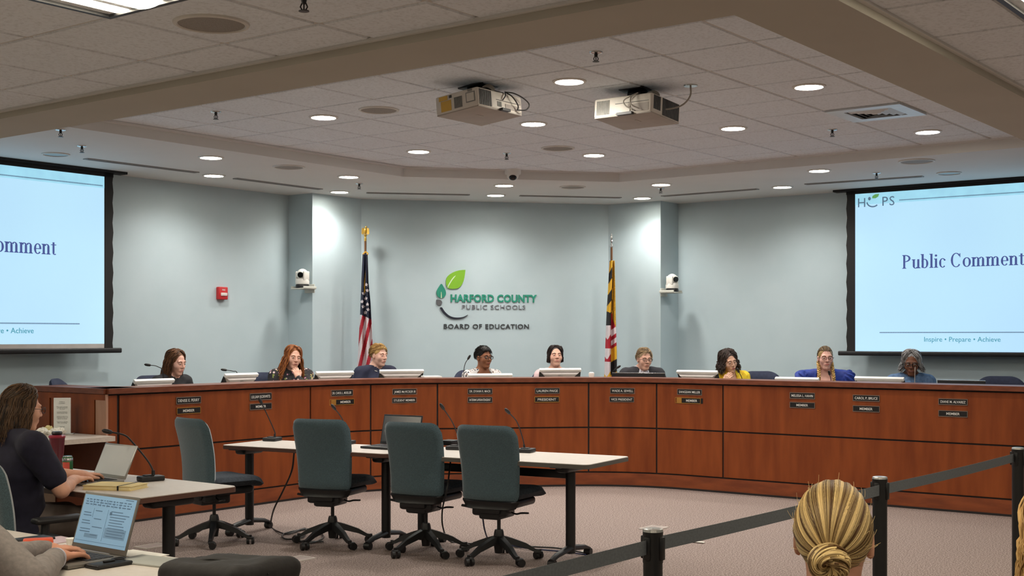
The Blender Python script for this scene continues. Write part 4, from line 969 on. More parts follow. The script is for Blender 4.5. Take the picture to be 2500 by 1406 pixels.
t, M = laptop('black laptop with a dark screen on the right table behind the third task chair', (p.x+.14, p.y+.02, TZ), 32, .38, .25, .24, R_(14), BLACK, SCRD, KEYS)
p = onT(1098, 1086); b = MB(); b.rbox((0, 0, .02), (.11, .13, .04), .006, 2)
tag(b.obj('speaker_box', BLACK, loc=p, rz=R_(-29)), 'small black box on the long table beside the third chair back', 'box')
# loose cables
def cable(nm, lb, pts, r, m):
    t = MB(); t.tube(spline(pts, 9), r, 7); return tag(t.obj(nm, m), lb, 'cable')
c = [onT(717, 1104)+Vector((0, 0, -.05)), at_d(716, 1150, 10.0), at_d(690, 1215, 10.05)]
fl = lambda x, y: at_z(x, y, .012)
cable('power_cable', 'black cable drooping from the left table into a coil on the carpet', [at_d(718, 1106, 9.95), at_d(712, 1150, 10.0), at_d(690, 1200, 10.15), at_d(668, 1245, 10.3), fl(662, 1284), fl(680, 1298), fl(705, 1303), fl(745, 1290), fl(740, 1310), fl(700, 1316), fl(690, 1305), fl(720, 1296), fl(765, 1292), fl(790, 1310), fl(760, 1325), fl(715, 1318), fl(745, 1322), fl(790, 1322)], .007, CABB)
cable('power_cable', 'black cable looping down beside the third chair to the carpet', [at_d(1100, 1126, 9.45), at_d(1092, 1190, 9.25), at_d(1080, 1245, 9.35), at_d(1082, 1290, 9.5), fl(1100, 1322), fl(1150, 1327), fl(1210, 1326), fl(1290, 1334), fl(1360, 1338), fl(1428, 1350)], .006, CABB)
cable('network_cable', 'dark blue cable running over the carpet to the right table leg', [at_d(1176, 1240, 9.45), at_d(1184, 1296, 9.6), fl(1200, 1325), fl(1240, 1330), fl(1300, 1340), fl(1370, 1346), fl(1430, 1354)], .006, mat('cable_blue', (34, 40, 84), .5))
TAPE = mat('white_tape', (226, 222, 210), .6)
for x, y, w_, lb in ((1266, 1335, .07, 'small white tape tab on the cable near the fourth chair'), (1430, 1350, .07, 'small white tape tab on the cable near the right table leg'), (1690, 1323, .20, 'strip of pale tape on the carpet right of the nearest barrier post'), (1660, 1328, .05, 'short bit of pale tape on the carpet beside the longer strip')):
    b = MB(); b.rbox((0, 0, .0), (w_, .035, .02 if w_ < .1 else .006), .002, 1); tag(b.obj('floor_tape', TAPE, loc=at_z(x, y, .004)+Vector((0, 0, .004)), rz=RZ-R_(80)), lb, 'tape')
FPL = mat('floor_plate', (164, 150, 144), .5); FPE = mat('floor_plate_edge', (206, 198, 190), .4)
for x, y, lb in ((372, 1334, 'floor outlet plate on the carpet beside the table leg at left'), (725, 1366, 'floor outlet plate on the carpet in front of the second chair'), (1596, 1290, 'floor outlet plate on the carpet behind the nearest barrier post')):
    t = thing('floor_outlet', lb, 'floor outlet', at_z(x, y, 0), RZ, 'floor outlets'); b = MB(); b.rbox((0, 0, .003), (.20, .14, .006), .002, 1); b.obj('plate', FPL, t, smooth=0)
    b = MB()
    for s in (-1, 1): b.box((s*.105, 0, .004), (.012, .16, .008)); b.box((0, s*.075, .004), (.20, .012, .008))
    b.obj('plate_rim', FPE, t, smooth=0)

# ---------------------------------------------------------------- side counter at the end of the dais with its things
t = thing('side_counter', 'pale-topped side counter against the left end of the dais', 'counter', R(6.22, 9.98, 0), RZ)
b = MB(); b.prism(rrect(.68, 1.70, .02), .735, .775); b.obj('counter_top', mat('counter_pale', (206, 192, 178), .4, scale=50), t, smooth=30)
b = MB(); b.box((.30, .0, .36), (.02, 1.56, .72)); b.obj('back_panel', mat('dark_cherry', (96, 48, 30), .5, scale=3, stretch=(3, 3, .5)), t, smooth=0)
for y in (-.05, .78):
    b = MB(); b.box((-.02, y, .367), (.58, .05, .735)); b.obj('side_panel', mat('counter_leg_pale', (158, 140, 124), .5), t, smooth=0)
CZ = .775
def onC(px, py): return at_z(px, py, CZ)
SIGN = mat('sign_white', (232, 234, 230), .35); SIGT = mat('sign_text', (110, 112, 112), .6)
p = at_d(152, 1056, d_a(152, 6.42)); p.z = CZ; t = thing('sign_stand', 'upright white notice in a clear stand on the side counter', 'sign', p, R_(8))
b = MB(); b.rbox((0, 0, .157), (.142, .006, .312), .002, 1); b.obj('notice', SIGN, t, smooth=0)
b = MB(); b.rbox((.01, .01, .004), (.17, .08, .008), .003, 1); b.obj('stand_foot', mat('clear_acrylic', (226, 230, 228), .15), t)
b = MB()
lines = [('PUBLIC', .275, .045), ('COMMENT', .262, .05), ('Please sign in and state', .233, .09), ('your name and topic for', .223, .088), ('the record', .213, .04), ('Comments are limited to', .188, .088), ('three minutes each', .178, .085), ('Speakers are asked to be', .150, .088), ('respectful of others and', .140, .092), ('address the board', .130, .08), ('Thank you for attending', .104, .092), ('this meeting', .094, .08), ('of the board', .062, .04)]
for s_, z, w_ in lines:
    v, f = text(s_, w_, .007, .0005); b.add(v, f, Matrix.Translation((0, -.0035, z)) @ Mw)
o = b.obj('sign_lettering', SIGT, t, smooth=0); o['kind'] = 'stuff'
WRAP = mat('tissue_white', (234, 230, 218), .8); WRAPY = mat('tissue_yellow', (226, 210, 150), .8)
def crumple(x, y, r, m, lb):
    b = MB(); n = 10; prof = [(math.sin(math.pi*i/n), -math.cos(math.pi*i/n)) for i in range(n+1)]
    q_ = MB().lathe([(max(a, 1e-6), z) for a, z in prof], 16); vs = [(px*r*(1+rng.uniform(-.25, .25)), py*r*(1+rng.uniform(-.25, .25)), (pz+1)*r*.62*(1+rng.uniform(-.2, .2))) for px, py, pz in q_.v]
    b.add(vs, q_.f); tag(b.obj('crumpled_tissue', m, loc=onC(x, y), smooth=0), lb, 'tissue', 'crumpled tissues on the side counter')
for x, y, r, m, lb in ((103, 1064, .052, WRAP, 'leftmost white crumpled tissue on the side counter, by the woman\'s face'), (118, 1060, .055, WRAPY, 'yellowish crumpled tissue on the side counter behind the white ones'), (131, 1065, .05, WRAP, 'white crumpled tissue in the middle of the heap on the side counter'), (146, 1062, .048, WRAP, 'white crumpled tissue nearest the upright notice on the side counter')):
    crumple(x, y, r, m, lb)

# ---------------------------------------------------------------- things on the table of the woman in navy
LAPS = mat('laptop_pale_screen', (188, 188, 184), .25, emit=.10, scale=2, col2=(176, 178, 178))
hp = at_z(264.5, 1166.5, TZ+.016); hp.z = TZ
t, M = laptop('silver laptop with a washed-out pale screen in front of the woman in navy', hp, 42, .365, .25, .215, R_(24), ALU, LAPS, KEYS)
p = onT(368, 1174); d = p.y; mic(p, [(p.x+.015, d, .775), zpt(374, 1150, d), zpt(360, 1124, d), zpt(322, 1078, d), zpt(303, 1062, d), zpt(266, 1054, d-.02)], 'gooseneck microphone arching over the silver laptop at left', r=.0055, head=.014, base=(.085, .15, .032), rz=R_(-50))
p = onT(282, 1192); t = thing('notebook', 'cream notebook with a dark elastic band on the white table', 'notebook', p, R_(-14))
b = MB(); b.rbox((0, 0, .012), (.30, .19, .020), .003, 2); b.obj('page_block', mat('page_cream', (238, 222, 170), .7), t, smooth=0)
CVR = mat('notebook_cover', (226, 204, 140), .6)
for z in (.0015, .0235): b = MB(); b.rbox((.002, 0, z), (.31, .20, .003), .001, 1); b.obj('cover', CVR, t, smooth=0)
b = MB()
b.box((.075, 0, .0258), (.010, .204, .0015)); b.box((.075, -.1015, .0125), (.010, .0015, .027)); b.obj('elastic_band', DARK, t, smooth=0)
TUMB = mat('tumbler_red', (92, 24, 38), .25, spec=.6, coat=.3)
p = onT(139, 1152); t = thing('tumbler', 'dark red tumbler with a black lid beside the woman in navy', 'tumbler', p)
b = MB(); b.lathe([(.034, 0), (.037, .01), (.040, .08), (.048, .20), (.050, .225), (1e-6, .225)], 28); b.obj('cup', TUMB, t)
b = MB(); b.lathe([(.052, .222), (.053, .232), (.046, .240), (1e-6, .240)], 28); b.obj('lid_ring', mat('tumbler_ring', (150, 40, 60), .35), t)
b = MB(); b.lathe([(.03, .24), (.034, .252), (.03, .262), (1e-6, .262)], 24); b.obj('lid', BLACK, t)
p = onT(165, 1160); t = thing('drink_can', 'green drink can on the white table by the woman\'s elbow', 'can', p)
b = MB(); b.lathe([(.024, 0), (.033, .010), (.033, .110), (.027, .120), (.027, .123), (1e-6, .121)], 28); b.obj('can_body', mat('can_green', (36, 92, 48), .3, .3), t)
b = MB(); b.lathe([(.0335, .092), (.0335, .108), (.0275, .1195), (.0275, .1225), (.020, .1215), (1e-6, .1215)], 28); b.obj('can_rim', CHROME, t)
b = MB()
for k in range(8):
    a0, a1 = -2.3+.18*k, -2.3+.18*(k+1); b.add([(.0336*math.cos(a0), .0336*math.sin(a0), .03), (.0336*math.cos(a1), .0336*math.sin(a1), .03), (.0336*math.cos(a1), .0336*math.sin(a1), .085), (.0336*math.cos(a0), .0336*math.sin(a0), .085)], [(0, 1, 2, 3)])
b.obj('can_label', mat('can_label_red', (206, 84, 70), .4), t, smooth=60)
p = onT(216, 1160); b = MB(); b.rbox((0, 0, .006), (.075, .15, .010), .004, 2); tag(b.obj('phone', mat('phone_blue', (60, 76, 110), .3), loc=p, rz=R_(30)), 'dark blue phone lying by the woman\'s hand on the white table', 'phone')

# ---------------------------------------------------------------- things on the nearest table
SCR2 = mat('laptop_blue_screen', (126, 160, 186), .3, emit=.42, scale=2, col2=(122, 156, 184)); INK = mat('screen_ink', (86, 116, 146), .4, emit=.16); INK2 = mat('screen_block', (108, 140, 168), .4, emit=.30)
hp = at_z(237.5, 1348, TZ+.016); hp.z = TZ
t, M = laptop('grey laptop showing a document, on the table at the bottom left', hp, 38, .365, .25, .232, R_(17), mat('laptop_grey', (120, 116, 110), .4, .4), SCR2, KEYS)
b = MB(); L = .232; W = .365
def sl_(x0, x1, y0, y1): b.box((W*.95*((x0+x1)/2-.5), -.0054, L*.09+L*.86*(1-(y0+y1)/2)), (W*.95*(x1-x0), .0006, L*.86*(y1-y0)), M)
random.seed(3)
for r in range(3):
    x = .05
    while x < .92: w_ = random.uniform(.02, .07); sl_(x, x+w_, .08+.05*r, .10+.05*r); x += w_+.025
for r in range(10):
    x0 = .06 if r % 3 else .28; sl_(x0, x0+random.uniform(.12, .2), .30+.055*r, .315+.055*r); sl_(.58, .58+random.uniform(.2, .36), .28+.055*r, .295+.055*r)
for x in (.2, .34, .47, .6, .72): sl_(x, x+.003, .08, .22)
sl_(.24, .243, .26, .45); sl_(.52, .523, .26, .9); sl_(.56, .60, .30, .36); sl_(.02, .98, .93, .935); sl_(.80, .95, .02, .035)
o = b.obj('screen_lettering', INK, t, smooth=0); o['kind'] = 'stuff'
b = MB(); b.box((W*.95*(.30-.5), -.0052, L*.09+L*.86*.18), (W*.95*.26, .0006, L*.86*.08), M); b.box((W*.95*(.74-.5), -.0052, L*.09+L*.86*.28), (W*.95*.40, .0006, L*.86*.2), M); b.obj('screen_block', INK2, t, smooth=0)
p = onT(266, 1382); t = thing('phone', 'black phone case with key clip in front of the grey laptop', 'phone', p, R_(-38+90))
b = MB(); b.rbox((0, 0, .008), (.16, .085, .016), .006, 3); b.obj('phone_case', BLACK, t)
b = MB(); b.tube([(.05+.03*math.cos(a), .01+.016*math.sin(a), .022) for a in np.linspace(0, 6.28, 16)], .003, 6); b.rbox((.0, .0, .02), (.05, .012, .008), .003, 2); b.obj('key_clip', DARK, t)
p = onT(373, 1372); b = MB(); b.rbox((0, 0, .004), (.27, .16, .008), .002, 1); tag(b.obj('folder', mat('folder_grey', (164, 166, 160), .6), loc=p, rz=R_(-28)), 'grey folder lying flat right of the grey laptop', 'folder')
p = onT(340, 1354); b = MB(); b.rbox((0, 0, .0015), (.22, .12, .003), .001, 1); tag(b.obj('paper_sheet', PAPER, loc=p, rz=R_(-34)), 'white paper sheet beside the grey laptop, partly under the folder', 'paper')
p = onT(93, 1334); b = MB(); b.rbox((0, 0, .018), (.12, .07, .03), .008, 2); tag(b.obj('pouch', mat('pouch_orange', (214, 84, 48), .5), loc=p, rz=R_(20)), 'orange pouch on the near table behind the grey sleeve', 'pouch')
p = onT(82, 1320); b = MB(); b.rbox((0, 0, .007), (.10, .15, .014), .005, 2); tag(b.obj('phone', BLACK, loc=p, rz=R_(-40)), 'black phone lying behind the orange pouch', 'phone')
p = onT(134, 1320); b = MB(); b.rbox((0, 0, .002), (.16, .15, .004), .001, 1); tag(b.obj('paper_sheet', mat('paper_lilac', (196, 176, 186), .7), loc=p, rz=R_(-40)), 'lilac paper sheet right of the black phone on the near table', 'paper')
p = onT(176, 1334); t = MB(); t.lathe([(.020, 0), (.026, .035), (1e-6, .035)], 16); tag(t.obj('paper_cup', PAPER, loc=p), 'small white cup behind the typing hand', 'cup')

# ---------------------------------------------------------------- belt barrier
POST = mat('post_black', (22, 22, 23), .4, scale=15); BELT = mat('belt_grey', (88, 92, 96), .8, col2=(78, 82, 86), scale=120); CAPM = mat('post_cap', (190, 188, 184), .3, .8)
sp0 = R(0, 0); posts = [at_d(1594, HY, 4.11), at_d(2148, HY, 5.627), at_d(2485, HY, 7.096)]; dirn = (posts[2]-posts[0])/2; posts = [posts[0]-dirn]+posts
pz = lambda p: Vector((p.x, p.y, 0))
rzb = math.atan2(dirn.y, dirn.x)
plb = ['black belt post below the picture edge at the near end of the barrier', 'black belt post nearest the camera, with a belt on both sides', 'black belt post behind the blond bun, in the middle of the barrier', 'black belt post at the right edge of the picture']
def belt_post(lb):
    t = thing('belt_post', lb, 'barrier post', group='belt barrier posts')
    b = MB(); b.lathe([(.17, 0), (.17, .012), (.15, .022), (.04, .035), (1e-6, .035)], 36); b.obj('post_base', POST, t)
    b = MB(); b.cyl((0, 0, .03), (0, 0, .90), .0315, .0315, 28); b.obj('post_tube', POST, t)
    b = MB(); b.lathe([(.033, .89), (.033, .985), (.0335, .99)], 28); b.lathe([(.033, .89), (.0, .89)], 28)
    for k in range(4): b.rbox((.034*math.cos(k*math.pi/2), .034*math.sin(k*math.pi/2), .938), (.014, .022, .075) if k % 2 == 0 else (.022, .014, .075), .004, 2)
    b.obj('belt_head', POST, t)
    b = MB(); b.lathe([(.0335, .99), (.032, .998), (.026, 1.0), (1e-6, 1.0)], 28); b.obj('cap', CAPM, t)
    return t
bp0 = belt_post(''); 
for i, p in enumerate(posts):
    o = bp0 if i == 0 else dup(bp0, pz(p), rzb, plb[i]); o.location = pz(p); o.rotation_euler.z = rzb; o['label'] = plb[i]
for i, lb in enumerate(('dark belt running from the nearest post down to the left', 'dark belt stretched between the nearest post and the middle post', 'dark belt stretched from the middle post to the post at the right edge')):
    A, B = posts[i], posts[i+1]; L = (B-A).length-.075; t = MB(); n = 12
    vs = []
    for k in range(n+1):
        s = k/n; x = -L/2+L*s; sag = -.005*math.sin(math.pi*s)
        vs += [(x, -.001, .92+sag), (x, .001, .92+sag), (x, .001, .966+sag), (x, -.001, .966+sag)]
    fs_ = [(4*k+q_, 4*k+(q_+1) % 4, 4*k+4+(q_+1) % 4, 4*k+4+q_) for k in range(n) for q_ in range(4)]
    t.add(vs, fs_); tag(t.obj('barrier_belt', BELT, loc=pz((A+B)/2), rz=rzb), lb, 'belt', 'barrier belts')
# ---------------------------------------------------------------- people: bodies grown as one smooth surface from a signed distance field
def smin(a, b_, k):
    if k <= 0: return np.minimum(a, b_)
    h = np.maximum(k-np.abs(a-b_), 0)/k; return np.minimum(a, b_)-h*h*k*.25
def smax(a, b_, k): return -smin(-a, -b_, k)
def cap(p, a, b_, r0, r1):
    a, b_ = np.array(a, float), np.array(b_, float); v = b_-a; L2 = max(v @ v, 1e-9)
    x, y, z = p[0]-a[0], p[1]-a[1], p[2]-a[2]; h = np.clip((x*v[0]+y*v[1]+z*v[2])/L2, 0, 1)
    return np.sqrt((x-h*v[0])**2+(y-h*v[1])**2+(z-h*v[2])**2)-(r0+(r1-r0)*h)
def ell(p, c, r):
    x, y, z = (p[0]-c[0]), (p[1]-c[1]), (p[2]-c[2])
    k0 = np.sqrt((x/r[0])**2+(y/r[1])**2+(z/r[2])**2); k1 = np.sqrt((x/r[0]**2)**2+(y/r[1]**2)**2+(z/r[2]**2)**2)+1e-9
    return k0*(k0-1)/k1
def nets(val, ax):
    """surface nets on a rectilinear grid -> vertices, quads"""
    nx, ny, nz = val.shape; s = val < 0
    cm = np.zeros((nx-1, ny-1, nz-1), np.int8)
    for i in (0, 1):
        for j in (0, 1):
            for k in (0, 1): cm += s[i:nx-1+i, j:ny-1+j, k:nz-1+k]
    mixed = (cm > 0) & (cm < 8); idx = -np.ones(mixed.shape, int); I = np.argwhere(mixed); idx[mixed] = np.arange(len(I))
    acc = np.zeros((len(I), 3)); cnt = np.zeros(len(I))
    for d in range(3):
        for o1 in (0, 1):
            for o2 in (0, 1):
                o = [0, 0, 0]; e = [x for x in range(3) if x != d]; o[e[0]] = o1; o[e[1]] = o2; A = I+o; B = A.copy(); B[:, d] += 1
                va, vb = val[tuple(A.T)], val[tuple(B.T)]; m = (va < 0) != (vb < 0); t = np.where(m, va/(va-vb+1e-12), 0)
                P = np.stack([ax[q_][A[:, q_]] for q_ in range(3)], 1); Pb = np.stack([ax[q_][B[:, q_]] for q_ in range(3)], 1)
                acc[m] += (P+(Pb-P)*t[:, None])[m]; cnt[m] += 1
    V = acc/np.maximum(cnt, 1)[:, None]; Q = []
    for d in range(3):
        e = [(d+1) % 3, (d+2) % 3]; sl0 = [slice(None)]*3; sl1 = [slice(None)]*3; sl0[d] = slice(0, -1); sl1[d] = slice(1, None)
        ch = s[tuple(sl0)] != s[tuple(sl1)]; J = np.argwhere(ch)
        ok = np.all([(J[:, q_] >= 1) & (J[:, q_] < val.shape[q_]-1) for q_ in e], axis=0); J = J[ok]
        q4 = []
        for o1, o2 in ((0, 0), (-1, 0), (-1, -1), (0, -1)):
            K = J.copy(); K[:, e[0]] += o1; K[:, e[1]] += o2; q4.append(idx[tuple(K.T)])
        q4 = np.stack(q4, 1); inside = s[tuple(J.T)]; q4[inside] = q4[inside][:, ::1]; q4[~inside] = q4[~inside][:, ::-1]; Q.append(q4)
    return V, np.vstack(Q)
def axis(lo, hi, fine, coarse):
    """coordinates from lo to hi, coarse apart from the (a, b, step) bands"""
    xs = [lo]
    while xs[-1] < hi:
        st = coarse
        for a, b_, h in fine:
            if a-h <= xs[-1] <= b_: st = min(st, h)
            elif xs[-1] < a: st = min(st, max(h, (a-xs[-1])*.5+h*.5))
        xs.append(xs[-1]+st)
    return np.array(xs)
def np_obj(name, V, Fq, mats, parent, mi=None, shade=None):
    me = D.meshes.new(name); me.from_pydata(V.tolist(), [], Fq.tolist() if hasattr(Fq, 'tolist') else Fq)
    for m in (mats if isinstance(mats, list) else [mats]): me.materials.append(m)
    if mi is not None: me.polygons.foreach_set('material_index', mi)
    if shade is not None:
        at = me.attributes.new('shade', 'FLOAT', 'POINT'); at.data.foreach_set('value', np.asarray(shade, np.float32))
    me.shade_smooth(); o = D.objects.new(name, me); COL.objects.link(o); o.parent = parent; return o
def tubes(paths, rad, shade, sides=3):
    """many thin strands (N,K,3) -> vertices, faces, per-vertex shade"""
    N, K, _ = paths.shape; T = np.gradient(paths, axis=1); T /= np.linalg.norm(T, axis=2, keepdims=True)+1e-9
    up = paths-np.array([0, -.015, .032]); up /= np.linalg.norm(up, axis=2, keepdims=True)+1e-9; n1 = np.cross(T, up+.02); n1 /= np.linalg.norm(n1, axis=2, keepdims=True)+1e-9; n2 = np.cross(T, n1)
    rad = np.asarray(rad); rad = np.broadcast_to(rad, (N, K))[..., None]
    ring = np.stack([paths+rad*(n1*math.cos(2*math.pi*q_/sides)+n2*math.sin(2*math.pi*q_/sides)) for q_ in range(sides)], 2)
    V = ring.reshape(-1, 3); b0 = (np.arange(N)[:, None]*K+np.arange(K-1)[None])*sides
    Fq = []
    for q_ in range(sides): a = b0+q_; c = b0+(q_+1) % sides; Fq.append(np.stack([a, c, c+sides, a+sides], -1).reshape(-1, 4))
    return V, np.vstack(Fq), np.repeat(shade, K*sides)
HC, HR = np.array([0, -.015, .032]), np.array([.080, .102, .096])        # skull centre and radii in head space
def on_skull(az, pol, sc=1.0):
    """az 0 = face side, + towards +x; pol from the crown"""
    return HC+HR*np.stack([np.sin(pol)*np.sin(az), np.sin(pol)*np.cos(az), np.cos(pol)], -1)*np.asarray(sc)[..., None]
def head_d(q, sm=0.):
    d = ell(q, (0, -.015, .032), (.074, .095, .088))
    d = smin(d, ell(q, (0, .022, -.035), (.058, .066, .083)), .03)
    d = smin(d, ell(q, (0, .062, -.098), (.026, .022, .020)), .035)
    for s in (-1, 1):
        d = smin(d, ell(q, (s*.036, .058, -.022), (.026, .022, .026)), .03)
        d = smin(d, ell(q, (s*.028, .076, .030), (.026, .012, .009)), .018)
        d = smax(d, -ell(q, (s*.031, .098, .010), (.020, .016, .014)), .014)
        d = smin(d, ell(q, (s*.031, .0785, .010), (.0150, .0135, .0125)), .004)
        d = smax(d, -ell(q, (s*.031, .099, .0085), (.0135, .016, .0046)), .003)
        e = ell(q, (s*.075, -.008, -.004), (.011, .019, .031)); e = smax(e, -ell(q, (s*.086, -.003, -.004), (.007, .011, .021)), .006); d = smin(d, e, .008)
    d = smin(d, cap(q, (0, .084, .020), (0, .106, -.022), .0075, .0115), .012)
    for s in (-1, 1): d = smin(d, ell(q, (s*.0125, .094, -.026), (.008, .010, .0075)), .006)
    d = smin(d, ell(q, (0, .080, -.058), (.028, .016, .017)), .015)
    d = smax(d, -ell(q, (0, .101, -.0605), (.020, .012, .0022)), .004)
    return d
def eulM(rz, pitch, roll): return np.array(Matrix.Rotation(rz, 3, 'Z') @ Matrix.Rotation(pitch, 3, 'X') @ Matrix.Rotation(roll, 3, 'Y'))
def hand_prims(W, Dr, Nn, side, curl, thumb=1.0):
    """palm and five bent fingers; W wrist, Dr finger direction, Nn back of the hand, side = sign of the thumb side along Dr x Nn"""
    W, Dr, Nn = (np.array(v, float) for v in (W, Dr, Nn)); Dr /= np.linalg.norm(Dr); Nn -= Dr*(Nn @ Dr); Nn /= np.linalg.norm(Nn); Sd = np.cross(Dr, Nn)*side
    out = [('cap', W-Dr*.02, W+Dr*.03, .024, .025, .02)]; offs = (.030, .010, -.010, -.029); lens = (.070, .078, .073, .056)
    for o, L in zip(offs, lens):
        Kn = W+Dr*(.088-abs(o-.005)*.25)+Sd*o; out.append(('cap', W+Dr*.02+Sd*o*.7, Kn, .0135, .0105, .012))
        p = Kn; ang = curl*.45
        for f_, r0, r1 in ((.45, .0098, .0088), (.31, .0088, .0082), (.24, .0082, .0070)):
            dv = Dr*math.cos(ang)-Nn*math.sin(ang)+Sd*o*1.2; dv /= np.linalg.norm(dv); n_ = p+dv*L*f_; out.append(('cap', p, n_, r0, r1, .003)); p = n_; ang += curl
    p = W+Dr*.025+Sd*.024-Nn*.006; q_ = p+Dr*.030*thumb+Sd*.026-Nn*.010; r = q_+Dr*.030+Sd*.008-Nn*.006
    return out+[('cap', p, q_, .0145, .0115, .010), ('cap', q_, r, .0110, .0085, .003)]
def fold(prims, p, d=None, grow=0., pad=.05):
    """smooth union of the primitives over the grid p = (axes, x, y, z); each one is evaluated only in a box round itself"""
    ax, G = p
    if d is None: d = np.full(G[0].shape, 1.0, np.float32)
    for pr in prims:
        k = pr[-1]; m = pad+k+grow
        if pr[0] == 'cap': r = max(pr[3], pr[4]); lo = np.minimum(pr[1], pr[2])-r-m; hi = np.maximum(pr[1], pr[2])+r+m
        else: lo = np.array(pr[1])-np.array(pr[2])-m; hi = np.array(pr[1])+np.array(pr[2])+m
        sl = tuple(slice(max(0, int(np.searchsorted(ax[i], lo[i]))-1), int(np.searchsorted(ax[i], hi[i]))+1) for i in range(3))
        q = [g[sl] for g in G]
        if q[0].size == 0: continue
        e = cap(q, pr[1], pr[2], pr[3]+grow, pr[4]+grow) if pr[0] == 'cap' else ell(q, pr[1], tuple(x+grow for x in pr[2]))
        d[sl] = smin(d[sl], e, k)
    return d
def grid(ax): return ax, [g.astype(np.float32) for g in np.meshgrid(*ax, indexing='ij')]
EYEW, IRIS = mat('eye_white', (196, 186, 180), .3), mat('iris_dark', (44, 30, 22), .15)
def person(lb, H, yaw, byaw, skin, hair, top, pitch=0., roll=0., lean=.12, arms=None, hands=None, glasses=None, brow=(60, 44, 34), lip=(170, 96, 88), smile=0., sleeve='long', neck='round', collar=None, collar_edge=None, trousers=(44, 46, 54), sit=.72, extra=None, skin2=None, width=1., hunch=0., bx=0., floor=0.0, fine=.0042, face=True, under=None, seed=1):
    """H head centre in the world; yaw 0 faces the viewer along the line of sight, positive turns to the right of the picture"""
    rg = np.random.default_rng(seed); hn = 'hair_%d' % seed
    rzf = lambda y: math.atan2(-math.cos(R_(y)), math.sin(R_(y)))-math.pi/2
    H = Vector(H); ra = math.degrees(math.atan2(H.x, H.y)); rb, rh = rzf(byaw-ra), rzf(yaw-ra); root = thing('person', lb, 'person', (H.x, H.y, floor), rb)
    off_ = np.array([0, 0, H.z-floor])
    Rh = eulM(rh-rb, R_(pitch), R_(roll))                        # head space -> body space (origin at the head centre)
    toB = lambda q: q @ Rh.T
    w2b = lambda p: np.array(Matrix.Rotation(-rb, 3, 'Z') @ (Vector(p)-H))
    skinm = mat('skin_%d_%d_%d' % skin, skin, .55, col2=skin2 or tuple(int(c*.94) for c in skin), scale=14, spec=.35)
    N0 = np.array([bx, -.036-.045*hunch, -.150+.045*hunch]); SB = np.array([bx, -.045*hunch, .045*hunch]); sh_ = lambda z: -lean*(-z-.150)
    hx = toB(np.array([0, -.022, -.055]))
    ws = width
    torso = [('cap', N0+[0, -.005, -.03], (bx, -.035+sh_(-.36), -.36), .075, .10, .06), ('ell', (bx, -.02+sh_(-.36)-.02*hunch, -.36+.03*hunch), (.160*ws, .108*ws, .165), .06),
             ('ell', (0, -.015+sh_(-.54), -.54), (.150*ws, .115*ws, .19), .06), ('ell', (0, -.03+sh_(-.70), -.70), (.175*ws, .13*ws, .12), .06)]
    for s in (-1, 1): torso.append(('cap', SB+[s*.03, -.038, -.168], SB+[s*.165*ws, -.042, -.212], .046, .054, .05))
    hy = sh_(-.72); legs = []
    for s in (-1, 1):
        K = (s*.12, hy+.42, -sit-.03); A = (s*.12, hy+.44, -(H.z-floor)+.09)
        legs += [('cap', (s*.09, hy, -sit), K, .088, .062, .04), ('cap', K, A, .058, .042, .03), ('cap', (A[0], A[1]-.02, A[2]-.045), (A[0], A[1]+.16, A[2]-.055), .040, .032, .02)]
    ar = []; hp = []; up_arm = []; lo_arm = []
    arms = arms or {}
    for s in (-1, 1):
        S0 = SB+[s*.178*ws, -.044, -.220]; a = arms.get(s, {})
        E0 = w2b(a['elbow']) if 'elbow' in a else np.array([s*.245*ws, .0, -.475]); W0 = w2b(a['wrist']) if 'wrist' in a else np.array([s*.115, .235, -.475])
        up_arm.append(('cap', S0, E0, .052*ws, .043, .03)); lo_arm += [('cap', E0, E0+(W0-E0)*.45, .043, .040, .02), ('cap', E0+(W0-E0)*.45, W0, .040, .028, .02)]
        Dv = np.array(Matrix.Rotation(-rb, 3, 'Z') @ Vector(a['dir'])) if 'dir' in a else (W0-E0)*np.array([.5, 1, .2]); Nv = np.array(Matrix.Rotation(-rb, 3, 'Z') @ Vector(a['nrm'])) if 'nrm' in a else np.array([0, 0, 1.])
        hp += hand_prims(W0, Dv, Nv, -s, a.get('curl', .35))
    # grid: fine round the head and the hands
    pts = [pr[i] for pr in hp for i in (1, 2)]; lo = np.min(pts, 0)-.02; hi = np.max(pts, 0)+.02
    lim = [pr[i] for pr in up_arm+lo_arm for i in (1, 2)]+pts+[pr[2] for pr in legs]
    blo = np.minimum(np.min(lim, 0)-.09, [-.27*ws, -.36, -1]); bhi = np.maximum(np.max(lim, 0)+.09, [.27*ws, .16, .15]); bhi[2] = max(bhi[2], .15)
    hf = .0035 if hands else .006
    bands = lambda i: ([(-(.105 if i == 0 else .135), .105 if i == 0 else .13, fine)] if face else [(-.11, .13, .006)])+([(lo[i], hi[i], hf)] if hands else [])
    axs = [axis(blo[i], bhi[i], bands(i), .014) for i in range(3)]
    GG = grid(axs); G = GG[1]
    hs = tuple(slice(int(np.searchsorted(axs[i], -.16)), int(np.searchsorted(axs[i], .16))) for i in range(3))
    q = [sum(Rh[j, i]*G[j][hs] for j in range(3)) for i in range(3)]
    d = fold(torso+[('cap', hx, N0, .054*min(ws, 1.08), .060*min(ws, 1.1), .03)], GG); d[hs] = smin(d[hs], head_d(q), .022)
    d = fold(legs, GG, d); d = fold(up_arm+lo_arm, GG, d); d = fold(hp, GG, d)
    V, Fq = nets(d, axs); np_obj('body', V+off_, Fq, skinm, root)
    # clothing over the same skeleton
    axc = [axis(blo[i]-.03, bhi[i]+.03, [(-.10, .13, .008)] if i < 2 else [(-.42, -.12, .008)], .014) for i in range(3)]
    GGc = grid(axc); Gc = GGc[1]; gr = .012
